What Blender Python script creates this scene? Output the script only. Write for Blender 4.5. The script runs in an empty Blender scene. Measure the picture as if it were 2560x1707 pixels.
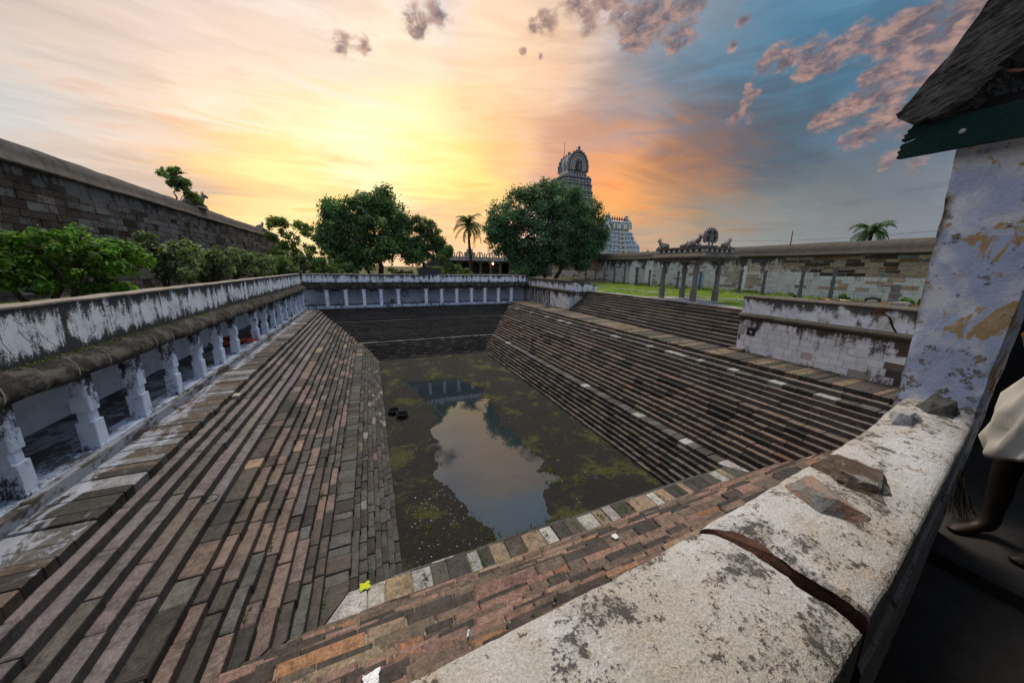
import bpy, math, random
import numpy as np
from mathutils import Vector, Matrix, noise as mnoise
S = bpy.context.scene
COL = S.collection
R = math.radians
rnd = random.Random(7)
rng = np.random.default_rng(11)

# ------------------------------------------------------------------ camera
CAM = Vector((0, 0, 8.7))
cd = bpy.data.cameras.new('camera'); cam = bpy.data.objects.new('camera', cd); COL.objects.link(cam)
cr, cu, cb = (0.918925, -0.394164, 0.01455), (0.073282, 0.206859, 0.975622), (-0.387565, -0.895458, 0.218973)
cam.matrix_world = Matrix(((cr[0], cu[0], cb[0], 0), (cr[1], cu[1], cb[1], 0), (cr[2], cu[2], cb[2], CAM.z), (0, 0, 0, 1)))
cd.sensor_width = 36; cd.lens = 11.509; cd.clip_start = 0.05; cd.clip_end = 6000
S.camera = cam
FPX = 818.4
def proj(p):
    d = Vector(p) - CAM
    z = -d.dot(Vector(cb))
    if z < 0.05: return None
    return 1280 + FPX * d.dot(Vector(cr)) / z, 853.5 - FPX * d.dot(Vector(cu)) / z, z

# ------------------------------------------------------------------ colour management, sun
S.view_settings.view_transform = 'Standard'; S.view_settings.look = 'None'
S.view_settings.exposure = 0.3; S.view_settings.gamma = 1; S.view_settings.use_curve_mapping = False
S.render.engine = 'CYCLES'
S.cycles.max_bounces = 6; S.cycles.diffuse_bounces = 3; S.cycles.transparent_max_bounces = 4
SUN_AZ, SUN_EL = R(14), R(68)
ld = bpy.data.lights.new('sun', 'SUN'); ld.energy = 2.3; ld.angle = R(26); ld.color = (1.0, 0.88, 0.72)
so = bpy.data.objects.new('sun', ld); COL.objects.link(so)
sd = Vector((math.sin(SUN_AZ) * math.cos(SUN_EL), math.cos(SUN_AZ) * math.cos(SUN_EL), math.sin(SUN_EL)))
so.rotation_euler = sd.to_track_quat('Z', 'Y').to_euler(); so.location = (0, 30, 60)

def s2l(c):
    return tuple((x / 12.92 if x <= 0.04045 else ((x + 0.055) / 1.055) ** 2.4) for x in (v / 255 for v in c))

# ------------------------------------------------------------------ node helper
class NT:
    def __init__(s, tree): s.t = tree; s.n = tree.nodes; s.l = tree.links
    def add(s, typ, ins=None, **kw):
        nd = s.n.new(typ)
        for k, v in kw.items(): setattr(nd, k, v)
        for k, v in (ins or {}).items(): s.set(nd, k, v)
        return nd
    def set(s, nd, k, v):
        sock = nd.inputs[k]
        if isinstance(v, bpy.types.NodeSocket): s.l.new(v, sock)
        elif isinstance(v, bpy.types.Node): s.l.new(v.outputs[0], sock)
        else:
            if sock.type == 'RGBA' and len(v) == 3: v = (*v, 1)
            sock.default_value = v
    def math(s, op, a, b=None, c=None, clamp=False):
        nd = s.add('ShaderNodeMath', operation=op, use_clamp=clamp)
        for i, v in enumerate((a, b, c)):
            if v is not None: s.set(nd, i, v)
        return nd.outputs[0]
    def vm(s, op, a, b=None, out=0):
        nd = s.add('ShaderNodeVectorMath', operation=op)
        s.set(nd, 0, a)
        if b is not None: s.set(nd, 'Scale' if op == 'SCALE' else 1, b)
        return nd.outputs[out]
    def noise(s, vec, scale, detail=4, rough=0.55, dist=0.0):
        nd = s.add('ShaderNodeTexNoise', {'Vector': vec, 'Scale': scale, 'Detail': detail, 'Roughness': rough, 'Distortion': dist})
        return nd.outputs[0]
    def mix(s, f, a, b, mode='MIX'):
        nd = s.add('ShaderNodeMix', data_type='RGBA', blend_type=mode)
        s.set(nd, 0, f); s.set(nd, 6, a); s.set(nd, 7, b)
        return nd.outputs[2]
    def step(s, v, lo, hi):
        nd = s.add('ShaderNodeMapRange', interpolation_type='SMOOTHSTEP')
        s.set(nd, 0, v); s.set(nd, 1, lo); s.set(nd, 2, hi)
        return nd.outputs[0]
    def scalev(s, vec, sc):
        return s.vm('MULTIPLY', vec, sc)

# ------------------------------------------------------------------ sky (world, a function of direction only)
W = bpy.data.worlds.new('World'); S.world = W; W.use_nodes = True
wt = NT(W.node_tree); wt.n.clear()
DIR = wt.add('ShaderNodeTexCoord').outputs['Generated']
DIR = wt.vm('NORMALIZE', DIR)
def build_sky():
    sep = wt.add('ShaderNodeSeparateXYZ', {0: DIR})
    zc = wt.math('MAXIMUM', sep.outputs[2], 0.0)
    den = wt.math('ADD', zc, 0.10)
    plane = wt.add('ShaderNodeCombineXYZ', {0: wt.math('DIVIDE', sep.outputs[0], den), 1: wt.math('DIVIDE', sep.outputs[1], den)}).outputs[0]
    # streaky high cloud, stretched along the x-y diagonal
    rot = wt.add('ShaderNodeMapping', {'Vector': plane, 'Rotation': (0, 0, R(-35)), 'Scale': (0.5, 1.5, 1)}).outputs[0]
    n1 = wt.noise(rot, 0.75, 9, 0.58, 0.7)
    n2 = wt.noise(wt.vm('ADD', rot, (7.3, 2.1, 0)), 2.3, 8, 0.62, 0.5)
    low = wt.add('ShaderNodeMapping', {'Vector': DIR, 'Scale': (2.2, 2.2, 15)}).outputs[0]
    n3 = wt.noise(low, 2.0, 7, 0.6, 0.6)
    wob = wt.add('ShaderNodeCombineXYZ', {0: wt.math('SUBTRACT', n1, 0.5), 1: wt.math('SUBTRACT', n2, 0.5), 2: wt.math('SUBTRACT', n3, 0.5)}).outputs[0]
    dw = wt.vm('NORMALIZE', wt.vm('ADD', DIR, wt.scalev(wob, (0.30, 0.30, 0.24))))
    A = [(-28.9, 20.8, (205,190,178), 330, 1), (-26.3, 19.7, (224,198,178), 330, 1), (-17.3, 24.3, (222,200,188), 330, 1), (-29.1, 16.4, (190,165,152), 330, 1), (-30.2, 14.2, (196,208,210), 330, 1), (-25.9, 14.8, (214,206,200), 330, 1), (-23.1, 13.6, (246,212,176), 330, 1), (-24.7, 11.6, (200,176,158), 330, 1), (-22.7, 10.4, (190,160,138), 330, 1), (-27.5, 12.8, (206,206,204), 330, 1), (-14.1, 21.3, (250,220,190), 330, 1), (-7.7, 27.2, (238,215,198), 330, 1), (0, 29.7, (240,215,195), 330, 1), (3.7, 27.6, (255,226,190), 330, 1), (-6.3, 19.7, (252,224,180), 330, 1), (-0.2, 16.2, (255,246,194), 330, 1), (8.4, 18.3, (255,242,184), 330, 1), (14.2, 14.1, (255,226,128), 330, 1), (10.9, 15.1, (255,238,156), 330, 1), (-11.3, 10, (254,226,150), 330, 1), (-14.5, 6.9, (252,205,130), 330, 1), (-7.3, 11, (255,236,160), 330, 1), (-14.8, 11, (248,196,140), 330, 1), (-4.3, 8.5, (250,200,130), 330, 1), (13.4, 7.8, (246,190,130), 330, 1), (-11.3, 6.2, (250,230,180), 330, 1), (10.5, 5, (246,200,160), 330, 1), (21.1, 18.4, (244,190,130), 330, 1), (16.4, 22.5, (250,212,160), 330, 1), (21.1, 26.1, (246,206,165), 330, 1), (25.8, 24.2, (226,182,150), 330, 1), (27.6, 28.4, (236,196,160), 330, 1), (19.1, 31.2, (250,214,178), 330, 1), (32.8, 26.8, (205,180,165), 330, 1), (37.6, 22.3, (160,142,138), 330, 1), (40.5, 24.4, (150,142,144), 330, 1), (32.6, 20, (205,150,118), 330, 1), (39.6, 14.7, (250,165,90), 330, 1), (47.2, 12.4, (187,123,67), 330, 1), (42.4, 11.6, (250,170,84), 330, 1), (51.8, 10.9, (177,116,81), 330, 1), (39.4, 17.2, (190,140,115), 330, 1), (46.8, 15.2, (120,98,95), 330, 1), (50, 17, (104,95,99), 330, 1), (55.3, 15.2, (84,91,101), 330, 1), (62.4, 12.7, (79,91,105), 330, 1), (69.7, 12.3, (84,98,113), 330, 1), (55.9, 11.6, (89,86,91), 330, 1), (64.9, 9.5, (96,100,106), 330, 1), (45.1, 9, (170,143,113), 330, 1), (53.7, 8.5, (143,147,129), 330, 1), (63.2, 7.7, (129,141,134), 330, 1), (70.6, 7.4, (105,114,121), 330, 1), (45.5, 5.9, (178,156,135), 330, 1), (56.7, 5.5, (141,134,133), 330, 1), (65.6, 5.5, (132,130,131), 330, 1), (72, 4.6, (126,129,136), 330, 1), (46.9, 23.6, (113,123,134), 330, 1), (49.8, 25.3, (96,123,142), 330, 1), (53.3, 28.1, (89,123,146), 330, 1), (46.1, 29.5, (128,142,153), 330, 1), (57.8, 26.9, (73,116,144), 330, 1), (63.9, 25.2, (66,112,138), 330, 1), (66.4, 20.9, (68,108,132), 330, 1), (57, 19.6, (83,98,113), 330, 1), (49.4, 20.9, (104,106,116), 330, 1), (71.2, 19.8, (78,108,130), 330, 1), (71.7, 23.4, (83,108,129), 330, 1), (61.2, 19.6, (73,103,122), 330, 1), (59, 15.6, (75,91,105), 330, 1),
         (95, 12, (132,146,160), 14, 0.090), (140, 15, (150,162,182), 6, 0.090), (200, 18, (162,174,196), 5, 0.090), (260, 15, (178,182,196), 6, 0.090), (-48, 16, (196,194,196), 30, 0.090), (310, 6, (190,176,166), 14, 0.060), (95, 30, (120,155,182), 14, 0.090),
         (20, 48, (188,203,220), 14, 0.090), (-20, 45, (190,198,212), 14, 0.090), (60, 45, (120,164,192), 14, 0.090), (0, 66, (184,198,218), 7, 0.090), (90, 60, (156,182,206), 7, 0.090), (180, 60, (168,186,212), 6, 0.090), (270, 60, (190,198,212), 7, 0.090), (0, 89, (190,204,222), 9, 0.090), (15, 1, (240,200,160), 60, 0.070), (60, 1, (160,155,155), 60, 0.070)]  # azimuth, elevation, sRGB colour, sharpness, weight
    num = den2 = None
    for az, el, c, k, w in A:
        a, e = R(az), R(el)
        v = (math.sin(a) * math.cos(e), math.cos(a) * math.cos(e), math.sin(e))
        g = wt.vm('DOT_PRODUCT', dw, v, out=1)
        g = wt.math('EXPONENT', wt.math('MULTIPLY_ADD', g, float(k), -float(k) + math.log(w)))
        col = wt.vm('SCALE', s2l(c), g)
        num = col if num is None else wt.vm('ADD', num, col)
        den2 = g if den2 is None else wt.math('ADD', den2, g)
    sky = wt.vm('SCALE', num, wt.math('DIVIDE', 1.0, wt.math('ADD', den2, 1e-5)))
    # cirrus tone variation
    va = wt.math('MULTIPLY_ADD', wt.step(n1, 0.3, 0.72), 0.10, 0.96)
    vb = wt.math('MULTIPLY_ADD', wt.step(n3, 0.3, 0.72), 0.20, 0.91)
    sky = wt.vm('SCALE', sky, wt.math('MULTIPLY', va, vb))
    dk = wt.math('MULTIPLY', wt.step(wt.math('MULTIPLY_ADD', n3, .6, wt.math('MULTIPLY', n2, .4)), 0.52, 0.68), 0.68)
    sky = wt.mix(dk, sky, wt.vm('MULTIPLY', sky, (0.82, 0.60, 0.52)))
    lt = wt.math('MULTIPLY', wt.step(n2, 0.60, 0.40), 0.0)
    # cumulus: patches listed by direction, broken up by noise
    P = [(31.2,32.3,4),(27.5,30.9,4),(25.2,30.7,2),(36.0,32.7,5),(39.7,31.0,6),(42.5,31.5,6),(44.8,30.8,4),(38.9,28.5,4),(41.7,28.8,5),(46.3,27.7,4),(44.7,27.5,3),(33.5,30.4,3),(8.5,30.3,4),(12.2,31.1,4),(9.1,29.8,2.5),(-0.8,26.8,3),(1.9,27.2,3),(24.2,28.3,1.6),(26.6,27.8,1.2),(51.7,30.0,2.5),(52.4,27.8,2),(47.5,30.3,3),(55.8,23.9,3.5),(57.6,23.6,4),(60.1,23.4,4.5),(61.9,22.4,4),(55.1,23.0,2.5),(59.5,21.4,3),(60.7,22.3,4),(63.5,23.6,4.5),(65.3,22.5,4.5),(66.7,22.8,5),(69.0,23.1,6),(70.6,23.5,6),(70.7,21.9,6),(68.2,21.4,4),(72.2,23.5,6),(53.9,21.4,2),(55.2,20.6,2.2),(54.1,20.2,2.6),(53.1,18.8,2.6),(54.8,18.4,2),(61.4,16.6,3),(62.9,16.9,3.5),(64.6,18.0,4),(66.3,18.1,4),(67.8,18.7,4.5),(69.2,19.7,5),(67.0,19.8,4),(65.3,19.7,3),(67.1,15.5,4),(68.7,15.8,4),(65.5,14.6,3.5),(69.6,14.4,4),(64.1,14.5,2.5),(51.7,25.8,1.5),(68.2,11.5,3.5),(70.3,10.7,3)]
    msk = None
    cw = wt.vm('NORMALIZE', wt.vm('ADD', DIR, wt.scalev(wt.add('ShaderNodeTexNoise', {'Vector': DIR, 'Scale': 16.0, 'Detail': 3.0}).outputs['Color'], (0.03, 0.03, 0.03))))
    for az, el, s in P:
        s *= .72 if az > 53 else .9
        a, e = R(az + .8), R(el + .8)
        v = (math.sin(a) * math.cos(e), math.cos(a) * math.cos(e), math.sin(e))
        k = 2 / R(s * .40) ** 2
        g = wt.math('EXPONENT', wt.math('MULTIPLY_ADD', wt.vm('DOT_PRODUCT', cw, v, out=1), k, -k))
        msk = g if msk is None else wt.math('ADD', msk, g)
    msk = wt.math('MINIMUM', msk, 1.0)
    cs = wt.scalev(DIR, (34, 34, 56))
    c1 = wt.noise(cs, 1.0, 9, 0.60, 0.5)
    c2 = wt.noise(wt.vm('ADD', cs, (-0.5, 0.25, -0.5)), 1.0, 6, 0.58, 0.35)
    cov = wt.math('MULTIPLY_ADD', wt.math('SUBTRACT', msk, 0.55), 0.34, c1)
    alpha = wt.math('MULTIPLY', wt.step(cov, 0.36, 0.68), wt.step(msk, 0.03, 0.60))
    lit = wt.math('MULTIPLY_ADD', wt.math('SUBTRACT', c2, c1), -3.4, 0.34, clamp=True)
    edge = wt.math('SUBTRACT', 1.0, wt.step(cov, 0.46, 0.70))
    lit = wt.math('ADD', wt.math('MULTIPLY', lit, 0.75), wt.math('MULTIPLY', edge, 0.22), clamp=True)
    ccol = wt.mix(lit, s2l((92, 82, 90)), s2l((188, 148, 132)))
    sky = wt.mix(wt.math('MULTIPLY', alpha, 0.86), sky, ccol)
    return sky
skycol = build_sky()
bg = wt.add('ShaderNodeBackground', {'Color': skycol, 'Strength': 1.0})
# a faint physical daylight sky underneath
nis = wt.add('ShaderNodeTexSky', sky_type='NISHITA', sun_disc=False, sun_elevation=SUN_EL, sun_rotation=SUN_AZ)
bg2 = wt.add('ShaderNodeBackground', {'Color': nis.outputs[0], 'Strength': 0.05})
ad = wt.add('ShaderNodeMixShader', {0: 0.02, 1: bg, 2: bg2})
wo = wt.add('ShaderNodeOutputWorld', {0: ad})
try: W.cycles.sampling_method = 'MANUAL'; W.cycles.sample_map_resolution = 512
except Exception: pass

# ------------------------------------------------------------------ mesh helpers
class MB:
    """collects faces with a colour each"""
    def __init__(s): s.v = []; s.f = []; s.c = []; s.m = []
    def face(s, idx, c, m=0): s.f.append(idx); s.c.append(c); s.m.append(m)
    def hexa(s, p, c, faces='all'):
        n = len(s.v); s.v += [tuple(q) for q in p]
        for q in ((0, 3, 2, 1), (4, 5, 6, 7), (0, 1, 5, 4), (1, 2, 6, 5), (2, 3, 7, 6), (3, 0, 4, 7)): s.face(tuple(n + i for i in q), c)
    def box(s, x0, x1, y0, y1, z0, z1, c=(.2, .2, .2), j=0.0):
        p = [(x0, y0, z0), (x1, y0, z0), (x1, y1, z0), (x0, y1, z0), (x0, y0, z1), (x1, y0, z1), (x1, y1, z1), (x0, y1, z1)]
        if j: p = [tuple(a + rnd.uniform(-j, j) for a in q) for q in p]
        s.hexa(p, c)
    def block(s, p, c, b=0.015, front=1.0):
        """8-corner block with a worn (chamfered) top edge"""
        bot = [Vector(q) for q in p[:4]]; top = [Vector(q) for q in p[4:]]
        ctr = sum(top, Vector()) / 4
        up = Vector((0, 0, 1))
        ins = []
        for q in top:
            d = ctr - q; l = d.length
            ins.append(q + d * min(.35, b * 1.6 / max(l, .01)))
        low = [t - up * b for t in top]
        n = len(s.v); s.v += [tuple(q) for q in bot + low + ins]
        for i in range(4):
            k = (i + 1) % 4
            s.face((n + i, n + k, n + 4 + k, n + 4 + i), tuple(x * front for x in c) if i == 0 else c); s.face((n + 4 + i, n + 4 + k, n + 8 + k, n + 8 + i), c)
        s.face((n + 8, n + 9, n + 10, n + 11), c)
    def tube(s, pts, rad, c, n=8, cap=True, sq=None):
        pts = [Vector(p) for p in pts]
        if not hasattr(rad, '__len__'): rad = [rad] * len(pts)
        b = len(s.v)
        for i, p in enumerate(pts):
            t = (pts[min(i + 1, len(pts) - 1)] - pts[max(i - 1, 0)]).normalized()
            a = t.orthogonal().normalized() if i == 0 else (a - t * a.dot(t)).normalized()
            bb = t.cross(a)
            for k in range(n):
                w = 2 * math.pi * k / n
                s.v.append(tuple(p + (a * math.cos(w) + bb * math.sin(w)) * rad[i]))
        for i in range(len(pts) - 1):
            for k in range(n):
                k2 = (k + 1) % n
                s.face((b + i * n + k, b + i * n + k2, b + (i + 1) * n + k2, b + (i + 1) * n + k), c)
        if cap:
            s.face(tuple(b + k for k in reversed(range(n))), c); e = b + (len(pts) - 1) * n
            s.face(tuple(e + k for k in range(n)), c)
    def lathe(s, prof, c, ctr=(0, 0, 0), n=12, sx=1, sy=1, a0=0):
        b = len(s.v)
        for r, z in prof:
            for k in range(n):
                w = 2 * math.pi * k / n + a0
                s.v.append((ctr[0] + r * sx * math.cos(w), ctr[1] + r * sy * math.sin(w), ctr[2] + z))
        for i in range(len(prof) - 1):
            for k in range(n):
                k2 = (k + 1) % n
                s.face((b + i * n + k, b + i * n + k2, b + (i + 1) * n + k2, b + (i + 1) * n + k), c)
        s.face(tuple(b + k for k in reversed(range(n))), c); e = b + (len(prof) - 1) * n
        s.face(tuple(e + k for k in range(n)), c)
    def ellipsoid(s, ctr, r, c, n=10, m=7, nz=0.0):
        b = len(s.v)
        for i in range(m + 1):
            t = math.pi * i / m
            for k in range(n):
                w = 2 * math.pi * k / n
                d = Vector((math.sin(t) * math.cos(w), math.sin(t) * math.sin(w), -math.cos(t)))
                f = 1 + (nz * mnoise.noise(d * 2.3 + Vector(ctr)) if nz else 0)
                s.v.append((ctr[0] + d.x * r[0] * f, ctr[1] + d.y * r[1] * f, ctr[2] + d.z * r[2] * f))
        for i in range(m):
            for k in range(n):
                k2 = (k + 1) % n
                s.face((b + i * n + k, b + i * n + k2, b + (i + 1) * n + k2, b + (i + 1) * n + k), c)
    def sweep(s, prof, path, c, closed=True, wob=0.0, cap=True):
        """prof: list of 2D (a,b) ; path: list of (origin, adir, bdir)"""
        b = len(s.v); n = len(prof)
        for o, ad_, bd in path:
            o, ad_, bd = Vector(o), Vector(ad_), Vector(bd)
            for a, q in prof:
                p = o + ad_ * a + bd * q
                if wob:
                    p += (ad_ * mnoise.noise(p * 1.7) + bd * mnoise.noise(p * 1.3 + Vector((9, 4, 2)))) * wob
                s.v.append(tuple(p))
        rg = range(n) if closed else range(n - 1)
        for i in range(len(path) - 1):
            for k in rg:
                k2 = (k + 1) % n
                s.face((b + i * n + k, b + i * n + k2, b + (i + 1) * n + k2, b + (i + 1) * n + k), c)
        if closed and cap:
            s.face(tuple(b + k for k in reversed(range(n))), c); e = b + (len(path) - 1) * n
            s.face(tuple(e + k for k in range(n)), c)
    def build(s, name, mat, parent=None, origin=None, smooth=False, **props):
        return make(name, s.v, s.f, mat, parent, origin, s.c, smooth, **props)

def wloc(o):
    v = Vector((0, 0, 0))
    while o is not None:
        v += o.location; o = o.parent
    return v
def make(name, v, f, mat, parent=None, origin=None, cols=None, smooth=False, **props):
    org = Vector(origin) if origin is not None else (wloc(parent) if parent else Vector((0, 0, 0)))
    va = np.asarray(v, dtype=np.float64) - np.array(org)
    me = bpy.data.meshes.new(name)
    me.from_pydata(va.tolist(), [], [tuple(int(i) for i in q) for q in f])
    if cols is not None and len(cols):
        cnt = np.fromiter((len(q) for q in f), int, len(f))
        ca = np.ones((len(f), 4)); ca[:, :3] = np.asarray(cols)[:, :3]
        at = me.color_attributes.new('Col', 'FLOAT_COLOR', 'CORNER')
        at.data.foreach_set('color', np.repeat(ca, cnt, axis=0).astype(np.float32).ravel())
    me.materials.append(mat)
    if smooth: me.polygons.foreach_set('use_smooth', [True] * len(me.polygons))
    o = bpy.data.objects.new(name, me); COL.objects.link(o)
    if parent is not None:
        o.parent = parent; o.location = org - wloc(parent)
    else: o.location = org
    for k, q in props.items(): o[k] = q
    return o
def thing(name, label, cat, loc=(0, 0, 0), group=None, rotz=0, kind=None):
    o = bpy.data.objects.new(name, None); COL.objects.link(o); o.location = loc; o.rotation_euler = (0, 0, rotz)
    o.empty_display_size = .3
    o['label'] = label; o['category'] = cat
    if group: o['group'] = group
    if kind: o['kind'] = kind
    return o
def tag(o, label, cat, group=None):
    o['label'] = label; o['category'] = cat
    if group: o['group'] = group
    return o
def jit(c, a=0.15):
    k = rnd.uniform(1 - a, 1 + a)
    return tuple(max(0.004, x * k * rnd.uniform(1 - a * .25, 1 + a * .25)) for x in c)

# ------------------------------------------------------------------ materials
def mat(name, rough=0.85, spec=0.3):
    m = bpy.data.materials.new(name); m.use_nodes = True
    t = NT(m.node_tree); t.n.clear()
    out = t.add('ShaderNodeOutputMaterial')
    b = t.add('ShaderNodeBsdfPrincipled', {'Roughness': rough, 'Specular IOR Level': spec})
    t.l.new(b.outputs[0], out.inputs[0])
    t.pos = t.add('ShaderNodeNewGeometry').outputs['Position']
    t.b = b; t.out = out
    return m, t
def bump(t, h, strength=0.5, dist=0.02):
    bn = t.add('ShaderNodeBump', {'Strength': strength, 'Distance': dist, 'Height': h})
    t.l.new(bn.outputs[0], t.b.inputs['Normal'])
def attr(t): return t.add('ShaderNodeAttribute', attribute_name='Col').outputs[0]

def m_stone(name, moss=0.35, speck=1.0, spec=0.35, rough=.75, stain=(0.018, 0.017, 0.015), wash=0.0, bumpd=.012, splash=0.0):
    m, t = mat(name, rough, spec)
    c = attr(t)
    big = t.noise(t.pos, 1.1, 6, .65, .4); med = t.noise(t.pos, 6, 6, .7, .3); fine = t.noise(t.pos, 70, 3, .7); mf = t.noise(t.pos, 24, 4, .75)
    c = t.vm('SCALE', c, t.math('MULTIPLY_ADD', t.step(med, .25, .75), 1.0, .5))
    c = t.vm('SCALE', c, t.math('MULTIPLY_ADD', t.step(big, .3, .7), .55, .72))
    c = t.vm('SCALE', c, t.math('MULTIPLY_ADD', mf, 1.7 * speck, 1 - .85 * speck))
    c = t.vm('SCALE', c, t.math('MULTIPLY_ADD', fine, 1.5 * speck, 1 - .75 * speck))
    c = t.mix(t.math('MULTIPLY', t.step(t.noise(t.pos, 3.1, 5, .7, .8), .58, .72), .35), c, (.15, .135, .12))
    st = t.math('MULTIPLY', t.step(t.math('ADD', big, t.math('MULTIPLY', t.math('SUBTRACT', med, .5), .7)), .52, .68), moss)
    c = t.mix(st, c, stain)
    if splash:
        q = t.math('MULTIPLY', t.step(t.math('ADD', t.math('ADD', t.noise(t.scalev(t.pos, (1, .3, 1)), 3.2, 7, .72, .6), t.math('MULTIPLY', med, .3)), t.math('MULTIPLY', t.step(t.add('ShaderNodeSeparateXYZ', {0: t.pos}).outputs[0], -5.0, -5.5), .16)), .74, .84), splash)
        c = t.mix(q, c, (.42, .46, .56))
    t.set(t.b, 'Base Color', c)
    bump(t, t.math('ADD', t.math('MULTIPLY', med, .9), t.math('ADD', t.math('MULTIPLY', mf, .4), t.math('MULTIPLY', fine, .3))), 1.0, bumpd)
    return m

def m_wash(name, white=(.60, .63, .70), dark=(.035, .035, .04), ztop=8, zbot=7, amount=.55, streak=5.0, low=0.3, warm=None, axis_scale=(1, 1, .12), bumpd=.01, usecol=False):
    """lime-washed wall with black rain streaks running down from its top and damp creeping up its foot"""
    m, t = mat(name, .9, .15)
    z = t.add('ShaderNodeSeparateXYZ', {0: t.pos}).outputs[2]
    h = t.math('DIVIDE', t.math('SUBTRACT', z, zbot), ztop - zbot)
    sv = t.scalev(t.pos, axis_scale)
    s1 = t.noise(sv, streak, 6, .65, .2); s2 = t.noise(sv, streak * 3.5, 4, .7); bl = t.noise(t.pos, 2.3, 7, .68, .4); fine = t.noise(t.pos, 26, 5, .7)
    k = t.math('ADD', t.math('MULTIPLY', s1, 1.0), t.math('MULTIPLY', s2, .4))
    k = t.math('ADD', k, t.math('MULTIPLY', bl, .7))
    k = t.math('ADD', k, t.math('MULTIPLY', t.math('SUBTRACT', fine, .5), .62))
    top = t.math('MULTIPLY', t.math('POWER', t.math('MAXIMUM', h, 0.0), 1.6), .62)
    bot = t.math('MULTIPLY', t.math('POWER', t.math('MAXIMUM', t.math('SUBTRACT', 1.0, h), 0.0), 4.0), low)
    k = t.math('ADD', t.math('ADD', k, top), bot)
    f = t.step(k, 1.40 - amount * .55, 1.57 - amount * .55)
    w = attr(t) if usecol else white
    wcol = t.mix(t.step(bl, .4, .75), w, t.vm('MULTIPLY', w, (.74, .75, .8)))
    if warm: wcol = t.mix(t.math('MULTIPLY', t.step(t.noise(t.pos, .9, 5, .6), .5, .68), .7), wcol, warm)
    c = t.mix(f, wcol, t.mix(t.step(fine, .35, .7), dark, t.vm('MULTIPLY', dark, (2.6, 2.5, 2.3))))
    t.set(t.b, 'Base Color', c)
    bump(t, t.math('ADD', t.math('MULTIPLY', bl, .6), t.math('MULTIPLY', fine, .3)), .7, bumpd)
    return m

def m_plain(name, c=(.2, .2, .2), var=.4, scale=8, rough=.85, spec=.25, usecol=False, bumpd=.005, fine=40):
    m, t = mat(name, rough, spec)
    n = t.noise(t.pos, scale, 6, .62); f = t.noise(t.pos, fine, 4, .65)
    col = attr(t) if usecol else c
    col = t.vm('SCALE', col, t.math('MULTIPLY_ADD', n, 2 * var, 1 - var)); col = t.vm('SCALE', col, t.math('MULTIPLY_ADD', f, var, 1 - var / 2))
    t.set(t.b, 'Base Color', col); bump(t, t.math('ADD', n, f), .5, bumpd)
    return m

def m_leaf(name, tr=.35):
    m = bpy.data.materials.new(name); m.use_nodes = True
    t = NT(m.node_tree); t.n.clear()
    out = t.add('ShaderNodeOutputMaterial'); c = attr(t)
    d = t.add('ShaderNodeBsdfPrincipled', {'Base Color': c, 'Roughness': .55, 'Specular IOR Level': .35})
    tl = t.add('ShaderNodeBsdfTranslucent', {'Color': t.vm('MULTIPLY', c, (1.3, 1.5, .6))})
    mx = t.add('ShaderNodeMixShader', {0: tr, 1: d.outputs[0], 2: tl.outputs[0]})
    t.l.new(mx.outputs[0], out.inputs[0])
    return m

M = {}
M['stone'] = m_stone('step_granite', .28)
M['stone_far'] = m_stone('far_step_granite', .45, spec=.5, rough=.6)  # far bank granite: heavier dark stain, glossier finish
M['stone_near'] = m_stone('near_step_granite', .22, speck=1.2)
M['landing'] = m_stone('landing_granite', .3, splash=.0)
M['landing_left'] = m_stone('limed_landing_granite', .3, splash=.55)
M['masonry'] = m_stone('wall_masonry', .38, .5, .15, .9, bumpd=.02)
M['masonry_wash'] = m_wash('limewashed_masonry', ztop=10.2, zbot=6.7, amount=.1, streak=1.6, usecol=True, low=.2, axis_scale=(1, 1, .22))
M['joint'] = m_plain('dark_joint', (.04, .037, .033), .4, 5)
M['joint_pale'] = m_plain('pale_mortar', (.26, .24, .20), .4, 6)
M['joint_lime'] = m_plain('lime_mortar', (.5, .49, .47), .3, 4)
M['pillar'] = m_wash('limewash_pillar', (.70, .77, .90), ztop=6.5, zbot=4.45, amount=.08, streak=4, low=.5, axis_scale=(1, 1, .35))
M['pillar_far'] = m_wash('limewash_far_pillar', (.78, .82, .88), ztop=7.4, zbot=4.4, amount=.0, streak=4, low=.2, axis_scale=(1, 1, .35))
M['parapet'] = m_wash('limewash_parapet', (.80, .82, .86), ztop=7.95, zbot=6.75, amount=.17, streak=3.0, low=.75, axis_scale=(1, 1, .13))
M['eave'] = m_wash('weathered_cornice', (.080, .072, .065), (.012, .011, .011), ztop=7.4, zbot=6.1, amount=.52, streak=3.2, low=.2, axis_scale=(1, .6, .8), bumpd=.03)
M['eave_warm'] = m_plain('weathered_moulding', (.10, .085, .065), .8, 3, bumpd=.02, fine=18)
M['backwall'] = m_wash('limewash_back_wall', (.72, .73, .78), (.12, .05, .04), ztop=8, zbot=4.6, amount=-.05, streak=2.5, low=.3, axis_scale=(1, 1, .5))
M['backwall_far'] = m_wash('limewash_far_back_wall', (.62, .68, .78), (.10, .075, .06), ztop=7.6, zbot=4.6, amount=.05, streak=1.7, low=.35, axis_scale=(1, 1, .25))
M['plinth'] = m_wash('limed_plinth', (.58, .65, .80), (.05, .055, .065), ztop=6, zbot=3.2, amount=.30, streak=1.7, low=0, axis_scale=(1.6, .6, 1))
M['inner_floor'] = m_wash('worn_floor', (.34, .36, .42), (.05, .05, .055), ztop=6, zbot=3.2, amount=.45, streak=1.4, low=0, axis_scale=(1.6, .6, 1))
M['block'] = m_wash('limewash_lower_wall', (.72, .71, .70), (.05, .035, .03), ztop=6.6, zbot=4.6, amount=.10, streak=1.35, low=.35, usecol=True, axis_scale=(1, 1, .10))
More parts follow.
